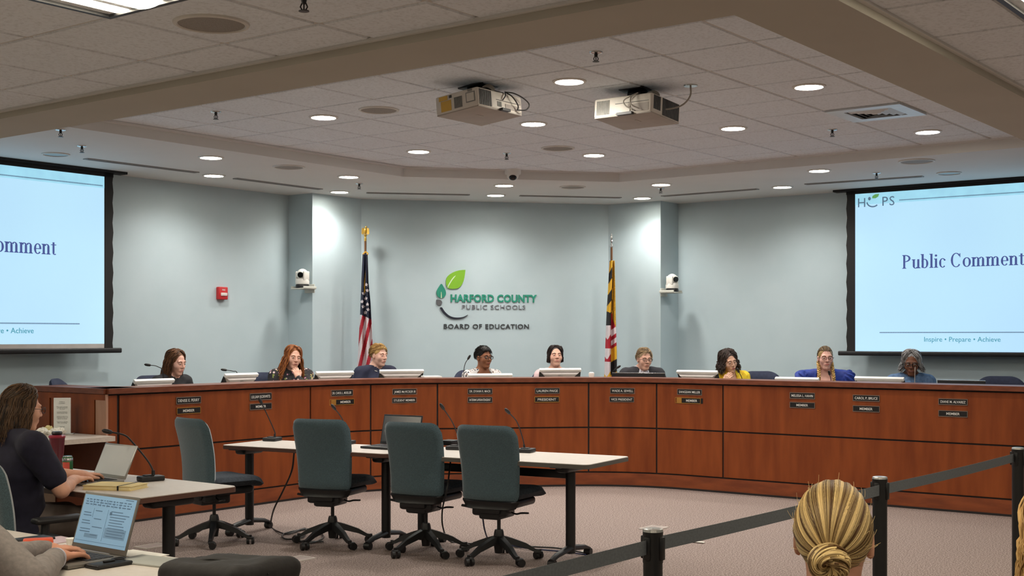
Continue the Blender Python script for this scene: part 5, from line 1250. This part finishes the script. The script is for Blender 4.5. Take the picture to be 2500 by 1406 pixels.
    c = fold(torso, GGc, None, gr); ua = [('cap', S[1], S[2] if sleeve != 'short' else S[1]+(S[2]-S[1])*.72, S[3]+.004, S[4]+(.004 if sleeve != 'short' else .014), S[5]) for S in up_arm]
    c = fold(ua, GGc, c, gr)
    if sleeve == 'long': c = fold(lo_arm, GGc, c, gr-.002)
    if extra == 'puff':
        for s in (-1, 1): c = smin(c, ell(Gc, (s*.215*ws, -.03, -.225+.04*hunch), (.072, .08, .085))+.008*np.sin(Gc[2]*110+np.arctan2(Gc[1], Gc[0]-s*.2)*7), .02)
    c = c+.0022*np.sin(Gc[0]*55+Gc[2]*40)*np.sin(Gc[1]*48-Gc[2]*33)
    opening = cap(Gc, hx+np.array([0, 0, .05]), N0+[0, .012, .0], .064, .072)
    if neck == 'vee': opening = np.minimum(opening, cap(Gc, N0+[0, .10, -.03], N0+[0, .115, -.20], .060, .012))
    if neck == 'scoop': opening = np.minimum(opening, ell(Gc, N0+[0, .09, -.06], (.10, .075, .09)))
    c = smax(c, -opening, .006); c = smax(c, Gc[2]+.128-.045*hunch, .0); c = smax(c, -(Gc[2]+.80), 0)
    V, Fq = nets(c, axc); np_obj('shirt' if not under else 'jacket', V+off_, Fq, top, root)
    if under:
        c = fold(torso, GGc, None, .006); c = smax(c, -cap(Gc, hx, N0+[0, .005, .012], .060, .064), .004); c = smax(c, Gc[2]+.120-.045*hunch, 0); c = smax(c, -(Gc[2]+.45), 0); c = smax(c, np.abs(Gc[0]-bx)-.10, 0)
        V, Fq = nets(c, axc); np_obj('shirt', V+off_, Fq, under, root)
    axl = [axis(blo[i]-.03, bhi[i]+.03, [], .018) for i in range(3)]; axl[2] = axis(blo[2]-.03, -sit+.20, [], .018); GGl = grid(axl)
    c = fold(legs+[('ell', (0, -.03+sh_(-.70), -.72), (.178*ws, .132*ws, .115), .04)], GGl, None, .020); V, Fq = nets(c, axl); np_obj('trousers', V+off_, Fq, mat('trousers_%d_%d_%d' % trousers, trousers, .85, scale=40), root)
    # ---- hair
    style, c1, c2, o = hair; o = dict(o or {}); hm = hairmat(hn, c1, c2); hl = []
    tilt_ok = style in ('short', 'crop', 'updo')
    axh = [axis(-.13, .13, [], .0055), axis(-.16, .12, [], .0055), axis(-.16, .165, [], .0055)]; q = np.meshgrid(*axh, indexing='ij')
    vol = o.get('vol', 1.0)
    c = ell(q, tuple(HC), tuple((HR-.0035)*vol))
    if style == 'crop': c = smin(c, ell(q, (0, .0, .085), (.068, .085, .055)), .03)
    face_w = ell(q, (0, .098, -.018), (.066+o.get('open', 0), .080, .108+o.get('brow', 0)))
    c = smax(c, -face_w, .022)
    if tilt_ok: c = smax(c, (-q[2]+.002+.75*(q[1])+.0*q[0]), .008)
    else: c = smax(c, -(q[2]+.10), .01)
    am = {'crop': .003, 'curly': .006}.get(style, .0012); c = c+am*np.sin(q[0]*210+q[2]*90)*np.sin(q[1]*190-q[0]*60)*np.sin(q[2]*230+q[1]*50)
    V, Fq = nets(c, axh); hl.append((V, Fq, rg.uniform(.3, .6, len(V))))
    n = o.get('n', 420)
    if style in ('long', 'bob', 'curly'):
        az1 = rg.uniform(o.get('front', 62), 180, n)*rg.choice([-1, 1], n); L = o.get('len', .22)*rg.uniform(.8, 1.08, n); K1, K2 = 9, 9
        az1, sgn = np.radians(np.abs(az1)), np.sign(az1); part = o.get('part', .0); a0 = az1*rg.uniform(.25, .9, n)
        t = np.linspace(0, 1, K1)[None]; p0 = rg.uniform(4, 40, (n, 1))*np.cos(a0/2)[:, None]; pol = np.radians(p0+t*(98-p0)); azt = (a0[:, None]+(az1-a0)[:, None]*np.minimum(1, t*1.3))
        lay = rg.uniform(1.0, o.get('thick', 1.16), n); sc = (lay[:, None]*(1+.02*np.sin(t*9+rg.uniform(0, 6, (n, 1))))) * np.ones_like(pol)
        P = on_skull(azt*sgn[:, None], pol*np.ones_like(azt), sc)+np.stack([part+rg.normal(0, .010, n), rg.normal(0, .004, n), np.zeros(n)], -1)[:, None]*(1-t[..., None])
        e = P[:, -1]; t2 = np.linspace(0, 1, K2+1)[None, 1:]; wv = o.get('wave', .006); ph = rg.uniform(0, 6, (n, 1))
        outx = e[:, None, 0]*(1+o.get('flare', .1)*t2)+wv*np.sin(t2*o.get('freq', 7)+ph); outy = e[:, None, 1]+(o.get('back', 0.)-.012)*t2+wv*np.cos(t2*o.get('freq', 7)+ph*1.7)
        P2 = np.stack([outx, outy, e[:, None, 2]-L[:, None]*t2], -1); P = np.concatenate([P, P2], 1)
        r = np.concatenate([np.full(K1, .0036), np.linspace(.0036, .0014, K2)])*o.get('r', 1.)
        hl.append(tubes(P, r, np.clip(rg.normal(.5, .25, n)+.15*np.sin(az1*9), 0, 1)))
    if style in ('short', 'crop') and n:
        K = 8; az = np.radians(rg.uniform(-175, 175, n)); pol = np.radians(rg.uniform(2, 100, n)); ok = ~((np.abs(az) < R_(68)) & (pol > R_(52))) & ~((pol > R_(88)) & (np.abs(az) < R_(120))); az, pol = az[ok], pol[ok]; m = len(az)
        t = np.linspace(0, 1, K)[None]; sw = o.get('sweep', .5); L = np.radians(rg.uniform(22, 40, m))
        azt = az[:, None]+sw*t*(1.2-np.sin(pol[:, None])*.6); polt = pol[:, None]+L[:, None]*t*np.where(np.cos(az)[:, None] > .3, .55, .9)
        P = on_skull(azt, polt, 1.0+(.03+rg.uniform(0, o.get('lift', .10), (m, 1)))*np.sin(t*2.2)); hl.append(tubes(P, np.linspace(.0034, .0012, K), np.clip(rg.normal(.5, .28, m), 0, 1)))
    if style in ('updo', 'braids'):
        m = o.get('n', 500); be = np.array([0, -math.cos(R_(o.get('bun', -18))), math.sin(R_(o.get('bun', -18)))]); u = np.array([1., 0, 0]); v = np.cross(u, be)*-1; v /= np.linalg.norm(v)
        if v[2] < 0: v = -v
        psi = rg.uniform(-math.pi, math.pi, m); up_ = (1+np.cos(psi))/2; Lm = np.radians(np.where(np.cos(psi) > 0, 92+50*np.cos(psi)**2, 92+50*np.cos(psi)*.98*1.0))
        Lm = np.maximum(Lm, R_(34)); K = 18; t = np.linspace(0, 1, K)[None]
        s0 = R_(6); sarc = Lm[:, None]*rg.uniform(.93, 1.0, (m, 1))*(1-t)+s0*t; ps = psi[:, None]+.10*np.sin(t*3.1+psi[:, None]*4)
        dirs = np.cos(sarc)[..., None]*be+np.sin(sarc)[..., None]*(np.cos(ps)[..., None]*v+np.sin(ps)[..., None]*u)
        P = HC+HR*1.0*dirs*(1.015+rg.uniform(0, .055, (m, 1, 1))*np.sin(t*3.0)[..., None]+.01*np.sin(psi*23)[:, None, None])
        sd = (.38 if style == 'braids' else 1)*np.clip(.45+.28*np.sin(psi*17)+.18*np.sin(psi*41+1)+rg.normal(0, .16, m), 0, 1); hl.append(tubes(P, np.concatenate([np.linspace(.0012, .0024, K//2), np.linspace(.0024, .0016, K-K//2)])*o.get('r', 1.), sd))
        if style == 'updo':
            bc = HC+HR*be*1.05+be*.018; M2 = o.get('nb', 260); K = 20; t = np.linspace(0, 1, K)[None]; a0 = rg.uniform(0, 2*math.pi, (M2, 1)); th = a0+t*rg.uniform(1.6, 3.4, (M2, 1)); mr = rg.uniform(.004, .021, (M2, 1)); ph = rg.uniform(0, 6.28, (M2, 1))+t*2.2
            rr = .024+mr*np.cos(ph)*.9; hh = mr*np.sin(ph)*1.2
            P = bc+rr[..., None]*(np.cos(th)[..., None]*u+np.sin(th)[..., None]*v)+hh[..., None]*be; hl.append(tubes(P, np.full(K, .0026), np.clip(rg.normal(.55, .28, M2)+.2*np.sin(a0[:, 0]*5), 0, 1)))
            V = rg.normal(size=(10, 3))
            m2 = o.get('fly', 60); K = 9; t = np.linspace(0, 1, K)[None]; ps = rg.uniform(-math.pi, math.pi, (m2, 1)); ss = np.radians(rg.uniform(40, 120, (m2, 1)))+t*.25
            dirs = np.cos(ss)[..., None]*be+np.sin(ss)[..., None]*(np.cos(ps)[..., None]*v+np.sin(ps)[..., None]*u); P = HC+HR*dirs*(1.03+t[..., None]*rg.uniform(.05, .22, (m2, 1, 1))); hl.append(tubes(P, np.linspace(.0005, .0003, K), rg.uniform(.4, 1, m2)))
    if style == 'braids':
        for s in (-1, 1):
            for k in range(3):
                K = 40; t = np.linspace(0, 1, K); a = t*22+k*2.094
                ctr = np.stack([s*(.070+.012*t), -.02+.085*np.minimum(1, t*1.5), -.035-.24*t], -1); P = ctr+np.stack([.010*np.cos(a), .008*np.sin(2*a), 0*a], -1)
                hl.append(tubes(P[None], np.linspace(.011, .008, K), np.array([.78+.2*(k-1)]), 8))
    VV, FF, SS = [], [], []; o0 = 0
    for V, Fq, sd in hl: VV.append(V); FF.append(Fq+o0); SS.append(sd); o0 += len(V)
    V = toB(np.vstack(VV))+off_; np_obj('hair', V, np.vstack(FF), hm, root, shade=np.concatenate(SS))
    if not face: return root
    # ---- eyes, brows, lips, glasses
    def to_mesh(name, mb, m): mb.v = [tuple(toB(np.array(v))+off_) for v in mb.v]; return mb.obj(name, m, root, smooth=60)
    for s in (-1, 1):
        b = MB(); b.mi = 0; b.ell((s*.031, .0785, .0095), (.0125, .0125, .0115), 10); b.mi = 1; b.ell((s*.031+o.get('gaze', 0.), .0835, .0090), (.0070, .0088, .0070), 8); to_mesh('eye', b, [EYEW, IRIS])
    ys = np.linspace(.02, .14, 241)
    def surf(x, z):
        v = head_d([np.full_like(ys, x), ys, np.full_like(ys, z)]); k = np.where(v < 0)[0]; return ys[k[-1]] if len(k) else .09
    bm_ = mat('brow_%d_%d_%d' % brow, brow, .8); lm = mat('lip_%d_%d_%d' % lip, lip, .4)
    for s in (-1, 1):
        b = MB(); P = [(s*x, surf(s*x, z)+.0005, z) for x, z in ((.013, .027), (.022, .031), (.033, .0335), (.042, .031), (.049, .026))]; b.tube(P, [.002, .003, .003, .0024, .001], 6); to_mesh('eyebrow', b, bm_)
    b = MB()
    for z0, w_, r, bow in ((-.0575, .026, .0025, .0010), (-.0635, .022, .0030, -.0012)):
        P = []
        for k in range(9):
            u = k/4-1; x = u*w_; z = z0+smile*u*u-bow*u*u*1.5; P.append((x, surf(x, z)-.0012, z))
        b.tube(P, [.0008]+[r*(1-abs(k/4-1)**3*.6) for k in range(1, 8)]+[.0008], 7)
    to_mesh('lips', b, lm)
    if glasses:
        gm, th = glasses; b = MB(); gy = .110
        for s in (-1, 1):
            b.tube([(s*.0335+.0235*math.copysign(abs(math.cos(a))**.75, math.cos(a)), gy-.006*abs(math.cos(a))*(1 if s*math.cos(a) > 0 else 0), .006+.0165*math.copysign(abs(math.sin(a))**.75, math.sin(a))) for a in np.linspace(0, 6.2832, 25)], th, 6)
            b.tube([(s*.056, gy-.006, .011), (s*.073, .085, .012), (s*.0795, .03, .010), (s*.080, -.005, .006), (s*.079, -.02, -.008)], th*.9, 6)
        b.tube([(-.0105, gy, .010), (0, gy+.002, .013), (.0105, gy, .010)], th, 6); to_mesh('glasses', b, gm)
    if collar:
        b = MB(); n = 22
        for k in range(n):
            P = []
            for kk in (k, k+1):
                a = R_(-150+300*kk/n+180+90)   # open at the front
                cx_, cy_ = math.cos(a), math.sin(a); fr = max(0, cy_)
                P += [(N0[0]+.066*cx_, N0[1]+.01+.064*cy_, N0[2]+.035-.035*fr), (N0[0]+.082*cx_, N0[1]+.01+.084*cy_+.01*fr, N0[2]-.009-.05*fr), (N0[0]+.084*cx_, N0[1]+.01+.086*cy_+.012*fr, N0[2]-.007-.05*fr), (N0[0]+.068*cx_, N0[1]+.01+.066*cy_, N0[2]+.039-.035*fr)]
            b.add([tuple(np.array(p)+off_) for p in P], [(0, 1, 5, 4), (1, 2, 6, 5), (2, 3, 7, 6), (3, 0, 4, 7)])
        b.obj('collar', collar, root, smooth=50)
        if collar_edge:
            P = []
            for k in range(n+1):
                a = R_(-150+300*k/n+270); cx_, cy_ = math.cos(a), math.sin(a); fr = max(0, cy_)
                P.append(tuple(np.array((N0[0]+.084*cx_, N0[1]+.01+.086*cy_+.012*fr, N0[2]-.009-.05*fr))+off_))
            b = MB(); b.tube(P, .004, 6); b.obj('collar_edge', collar_edge, root)
    return root
SK1, SK2, SK3, SK4, SK5 = (226, 176, 158), (222, 172, 150), (148, 96, 68), (120, 76, 54), (214, 168, 142)
BROWN1, NAVYC = mat('cloth_black', (34, 34, 38), .85, scale=50), mat('cloth_navy', (34, 38, 62), .85, scale=50)
GBLK, GBRN, GTHIN = mat('glasses_black', (18, 16, 16), .3), mat('glasses_brown', (70, 40, 28), .35), mat('glasses_thin', (120, 110, 100), .3, .5)
def back_seat(px, py, depth):
    """world point seen at (px, py), depth metres behind the front of the dais"""
    p, n = place_behind(px, depth); return at_d(px, py, p.y)
PF = .15
FLOR = flowermat('cloth_floral', (34, 30, 34), [(120, 130, 70), (196, 140, 160), (60, 54, 50), (170, 150, 90), (214, 190, 190), (40, 36, 40)], 32)
PATT = flowermat('cloth_patterned', (206, 202, 200), [(60, 62, 80), (200, 190, 186), (120, 96, 84), (40, 44, 60), (220, 214, 206)], 40)
YEL = mat('cloth_yellow', (246, 214, 56), .8, col2=(226, 182, 30), scale=26, stretch=(1, 1, .3), lo=.44, hi=.5)
ROYAL = mat('cloth_royal_blue', (38, 66, 158), .7, col2=(26, 46, 128), scale=30); DENIM = mat('cloth_denim', (96, 124, 160), .85, col2=(78, 104, 140), scale=40); PINK = mat('cloth_pale_pink', (224, 194, 196), .85); SUIT = mat('cloth_charcoal', (46, 46, 52), .85); SHW = mat('cloth_white', (214, 212, 224), .8)
dp = 1.02
ch = lambda H, n: None
P1 = back_seat(430, 886, dp); P2 = back_seat(716, 874, dp); P3 = back_seat(925, 868, dp); P4 = back_seat(1181, 874, dp); P5 = back_seat(1356, 871, dp)
P6 = back_seat(1573, 878, dp); P7 = back_seat(1779, 884, dp); P8 = back_seat(2015, 875, dp); P9 = back_seat(2225, 888, dp)
person('woman with long brown hair and dark top, first seated behind the dais at left', P1, 46, 40, SK1, ('long', (62, 40, 26), (134, 92, 62), dict(len=.20, n=460, front=60, brow=.006)), BROWN1, pitch=-12, floor=PF, brow=(92, 64, 46), hunch=0.5, seed=11)
# the reddish-haired woman props her chin on her hand
hd2 = P2+Vector((.055, -.105, -.155))
person('woman with long reddish hair and floral top, resting her chin on her hand', P2, 20, 20, SK2, ('long', (96, 46, 22), (186, 118, 66), dict(len=.26, n=520, front=52, wave=.012, flare=.75, brow=.0, open=-.003, part=.012)), FLOR, pitch=-4, roll=-6, floor=PF, smile=-.003,
       arms={-1: dict(elbow=P2+Vector((.20, -.20, -.44)), wrist=P2+Vector((.085, -.155, -.215)), dir=(-.35, .15, .9), nrm=(.5, -.85, .1), curl=.85)}, brow=(120, 80, 54), hands=True, hunch=0.6, seed=12, width=1.05)
person('blond boy in a dark polo with a light-edged collar, turned to the right', P3, 46, 32, (232, 184, 164), ('short', (120, 84, 44), (230, 190, 120), dict(n=900, sweep=.9, lift=.16, vol=1.02)), NAVYC, pitch=-5, floor=PF, collar=mat('collar_dark_light_edge', (44, 46, 60), .8), brow=(120, 88, 56), hunch=.55, collar_edge=LETW, seed=13, width=1.14)
person('woman with short dark hair, black glasses and a patterned top', P4, 38, 22, SK3, ('crop', (16, 13, 12), (36, 29, 26), dict(vol=1.0, n=700, sweep=1.2, lift=.22)), PATT, pitch=0, floor=PF, glasses=(GBLK, .0034), neck='scoop', brow=(30, 22, 18), lip=(140, 70, 62), hunch=0.2, seed=14)
person('smiling woman with a dark bob and pale pink top', P5, 12, 8, SK2, ('bob', (22, 16, 16), (60, 44, 40), dict(len=.075, n=520, front=64, flare=.06, wave=.003, brow=.004, thick=1.12)), PINK, pitch=8, floor=PF, smile=.006, brow=(50, 36, 30), lip=(190, 104, 100), seed=15)
person('man in glasses with short greying hair and a dark suit', P6, 22, 16, (220, 170, 148), ('short', (110, 94, 78), (196, 168, 130), dict(n=900, sweep=.8, lift=.20)), SUIT, pitch=-5, floor=PF, glasses=(GBLK, .0024), neck='vee', under=SHW, collar=SHW, brow=(120, 100, 80), smile=-.002, hunch=1.1, seed=16, width=1.12)
person('woman in yellow with shoulder-length dark curly hair, leaning to the right', P7, 30, 24, SK5, ('curly', (34, 27, 26), (96, 80, 74), dict(len=.13, n=560, front=56, wave=.016, freq=11, thick=1.3, flare=.3, vol=1.06)), YEL, pitch=-8, roll=12, floor=PF, glasses=(GTHIN, .0011), neck='vee', brow=(40, 30, 28), lip=(176, 74, 72), smile=.003, collar=YEL,
       arms={1: dict(elbow=P7+Vector((-.16, -.16, -.44)), wrist=P7+Vector((-.07, -.17, -.235)), dir=(.35, -.1, .75), nrm=(-.6, -.75, .2), curl=.7)}, hands=True, hunch=1.0, bx=-0.05, seed=17)
person('smiling woman with braids and glasses in a royal blue ruffled dress', P8, 12, 10, (232, 180, 164), ('braids', (64, 46, 32), (206, 168, 104), dict(n=620, bun=8)), ROYAL, pitch=-2, floor=PF, glasses=(GBRN, .0026), neck='scoop', extra='puff', smile=.006, brow=(120, 90, 62), lip=(196, 96, 100), hunch=0.4, seed=18, width=1.15)
person('grey-haired person with thick glasses in a denim shirt, at the right of the dais', P9, 0, 4, SK4, ('curly', (92, 92, 94), (196, 194, 194), dict(len=.10, n=520, front=58, wave=.010, freq=9, thick=1.24, flare=.35)), DENIM, pitch=-10, floor=PF, glasses=(GBLK, .0032), collar=DENIM, brow=(110, 104, 100), lip=(120, 66, 58), hunch=0.8, seed=19)
# the navy chairs: one under each seated person and the empty ones
def seat_for(P, yaw, lb, first=False):
    yaw -= math.degrees(math.atan2(P.x, P.y))
    p = Vector((P.x, P.y, PF)); f = Vector((math.sin(R_(yaw)), -math.cos(R_(yaw)), 0)); p -= f*.10; rz = math.atan2(f.y, f.x)-math.pi/2
    if first: DC0.location = p; DC0.rotation_euler.z = rz; DC0['label'] = lb; return DC0
    return dup(DC0, p, rz, lb)
for i, (P, yw, who_) in enumerate([(P1, 40, 'the brown-haired woman at left'), (P2, 20, 'the reddish-haired woman'), (P3, 32, 'the blond boy'), (P4, 22, 'the woman in dark glasses with short hair'), (P5, 8, 'the smiling dark-haired woman'), (P6, 16, 'the man in glasses'), (P7, 30, 'the woman in yellow'), (P8, 14, 'the woman in blue'), (P9, 8, 'the grey-haired person')]):
    q_ = P-Vector((.0, 0, 0)); seat_for(q_, yw, 'navy chair behind the dais holding '+who_, i == 0)
e1 = at_d(215, 928, d_a(215, 7.15)); dup(DC0, (e1.x, e1.y, PF), RZ-R_(140), 'empty navy chair behind the far left end of the dais')
e2 = back_seat(1868, 912, 1.22); dup(DC0, (e2.x, e2.y, PF), math.pi, 'empty navy chair just right of the woman in yellow')
e3 = back_seat(2447, 925, .95); dup(DC0, (e3.x, e3.y, PF), math.pi-.3, 'empty navy chair behind the black laptop at the far right')
e4 = back_seat(646, 912, 1.1); dup(DC0, (e4.x, e4.y, PF), math.pi+.2, 'empty navy chair left of the reddish-haired woman')
# woman in navy at the left table, seen from behind
HW = at_d(56, 1000, 7.20)
elb = at_d(150, 1196, 7.02); wr = at_d(180, 1172, 7.42); wl_ = at_d(196, 1160, 7.56)
wn = person('woman in a navy shirt with long brown hair and glasses, typing at the left table', HW, 115, 120, (224, 170, 144), ('long', (38, 28, 22), (112, 84, 60), dict(len=.22, n=1300, front=70, wave=.007, thick=1.2, flare=.12, r=.75, back=-.02)), mat('shirt_navy', (28, 26, 46), .9, col2=(22, 20, 38), scale=30), pitch=-7, lean=.14, hunch=.7, sleeve='short', glasses=(GBLK, .0018),
       arms={1: dict(elbow=elb, wrist=wr, dir=(.35, .9, .05), nrm=(.0, .0, 1), curl=.35), -1: dict(elbow=wl_+Vector((-.28, -.12, .03)), wrist=wl_, dir=(.5, .8, .0), nrm=(0, 0, 1), curl=.35)}, hands=True, trousers=(96, 86, 80), floor=0, sit=.62, seed=21, width=1.32)
b = MB(); hz_ = HW.z
b.tube([(.082*math.sin(a), -.045-.078*math.cos(a), hz_-.168-.035*(1-math.cos(a))) for a in np.linspace(-2.0, 2.0, 24)], .0055, 8); b.obj('lanyard', mat('lanyard_cord', (206, 176, 140), .7), wn)
# man whose grey sleeve and hand show at the bottom left
HM = Vector((-2.12, 4.60, 1.27)); wm = at_d(138, 1360, 4.83); em = at_d(78, 1416, 4.30)
mr = person('man in a grey jacket typing on the grey laptop, only his arm in the picture', HM, 117, 117, (206, 148, 122), ('short', (60, 50, 44), (110, 96, 84), dict(n=500)), mat('jacket_grey', (136, 128, 124), .9, col2=(122, 115, 112), scale=60, bump=.1), lean=.05, floor=0, sit=.66,
            arms={1: dict(elbow=em, wrist=wm, dir=(.5, .8, -.02), nrm=(-.1, 0, 1), curl=.40), -1: dict(elbow=em+Vector((-.35, .25, .02)), wrist=wm+Vector((-.10, .16, .0)), dir=(.8, .5, 0), nrm=(0, 0, 1), curl=.4)}, hands=True, seed=22, width=1.1)
b = MB(); dv = (wm-em).normalized(); Ri = Matrix.Rotation(-mr.rotation_euler.z, 4, 'Z')
b.tube([Ri @ (wm-dv*.050-Vector((HM.x, HM.y, 0))), Ri @ (wm-dv*.012-Vector((HM.x, HM.y, 0)))], [.043, .038], 22); b.obj('shirt_cuff', SHW, mr)
# blond woman with a low bun in the foreground, seen from behind
HB = at_d(2037, 1320, 2.71)
person('woman with a blond bun seen from behind in front of the belt barrier', HB, 175, 178, (214, 160, 132), ('updo', (92, 64, 34), (234, 204, 142), dict(n=5200, bun=-30, nb=700, fly=90, r=.42, vol=1.0)), mat('cloth_plain_dark', (60, 58, 62), .9), pitch=0, lean=.05, floor=0, sit=.66, face=False, seed=23)
HE = at_d(2602, 1330, 2.78)
person('person with blond hair cut off by the right edge of the picture', HE, 182, 182, (214, 160, 132), ('long', (150, 110, 60), (236, 196, 130), dict(len=.12, n=700, r=.7)), mat('cloth_plain_blue', (80, 90, 110), .9), lean=.05, floor=0, sit=.66, face=False, seed=24)
# black bag in the foreground
p = R(2.76, 3.27, TZ); t = thing('bag', 'black zipped laptop bag lying at the bottom edge of the picture', 'bag', p, RZ+R_(90))
axb = [np.linspace(-.30, .30, 70), np.linspace(-.22, .22, 56), np.linspace(-.02, .22, 34)]; G = np.meshgrid(*axb, indexing='ij')
dB = np.maximum.reduce([np.abs(G[0])-.24, np.abs(G[1])-.15, np.abs(G[2]-.085)-.085]); bx = [np.maximum(np.abs(G[0]+.02)-.175, 0), np.maximum(np.abs(G[1])-.10, 0), np.maximum(np.abs(G[2]-.075-.10*G[0]*-1)-.038, 0)]
dB = np.sqrt(bx[0]**2+bx[1]**2+bx[2]**2)-.038+.006*np.sin(G[0]*26+G[1]*9)*np.sin(G[1]*31)+.004*np.sin(G[2]*60+G[0]*14)
V, Fq = nets(dB, axb); V[:, 2] = np.maximum(V[:, 2], .001); BAGM = mat('bag_black', (36, 33, 33), .75, col2=(28, 26, 26), scale=40, bump=.15); np_obj('bag_body', V, Fq, BAGM, t)
b = MB(); b.tube([(-.22, -.13, .118), (-.1, -.150, .112), (.1, -.150, .108), (.22, -.13, .10)], .004, 6); b.tube([(-.235, .02, .13), (-.2, -.05, .142), (-.1, -.10, .15), (.1, -.11, .14), (.2, -.06, .125), (.235, .02, .11)], .004, 6); b.obj('zip', mat('zip_black', (14, 14, 14), .4), t)
b = MB(); b.tube(spline([(-.20, .03, .120), (-.12, .0, .142), (0, .0, .150), (.10, .01, .138), (.15, .03, .115)], 6), .012, 8, flat=.4); b.obj('handle', BAGM, t)
b = MB(); b.rbox((-.262, -.02, .085), (.05, .04, .03), .006, 2); b.rbox((-.27, .03, .08), (.03, .06, .012), .004, 2); b.obj('strap_buckle', BLACK, t)
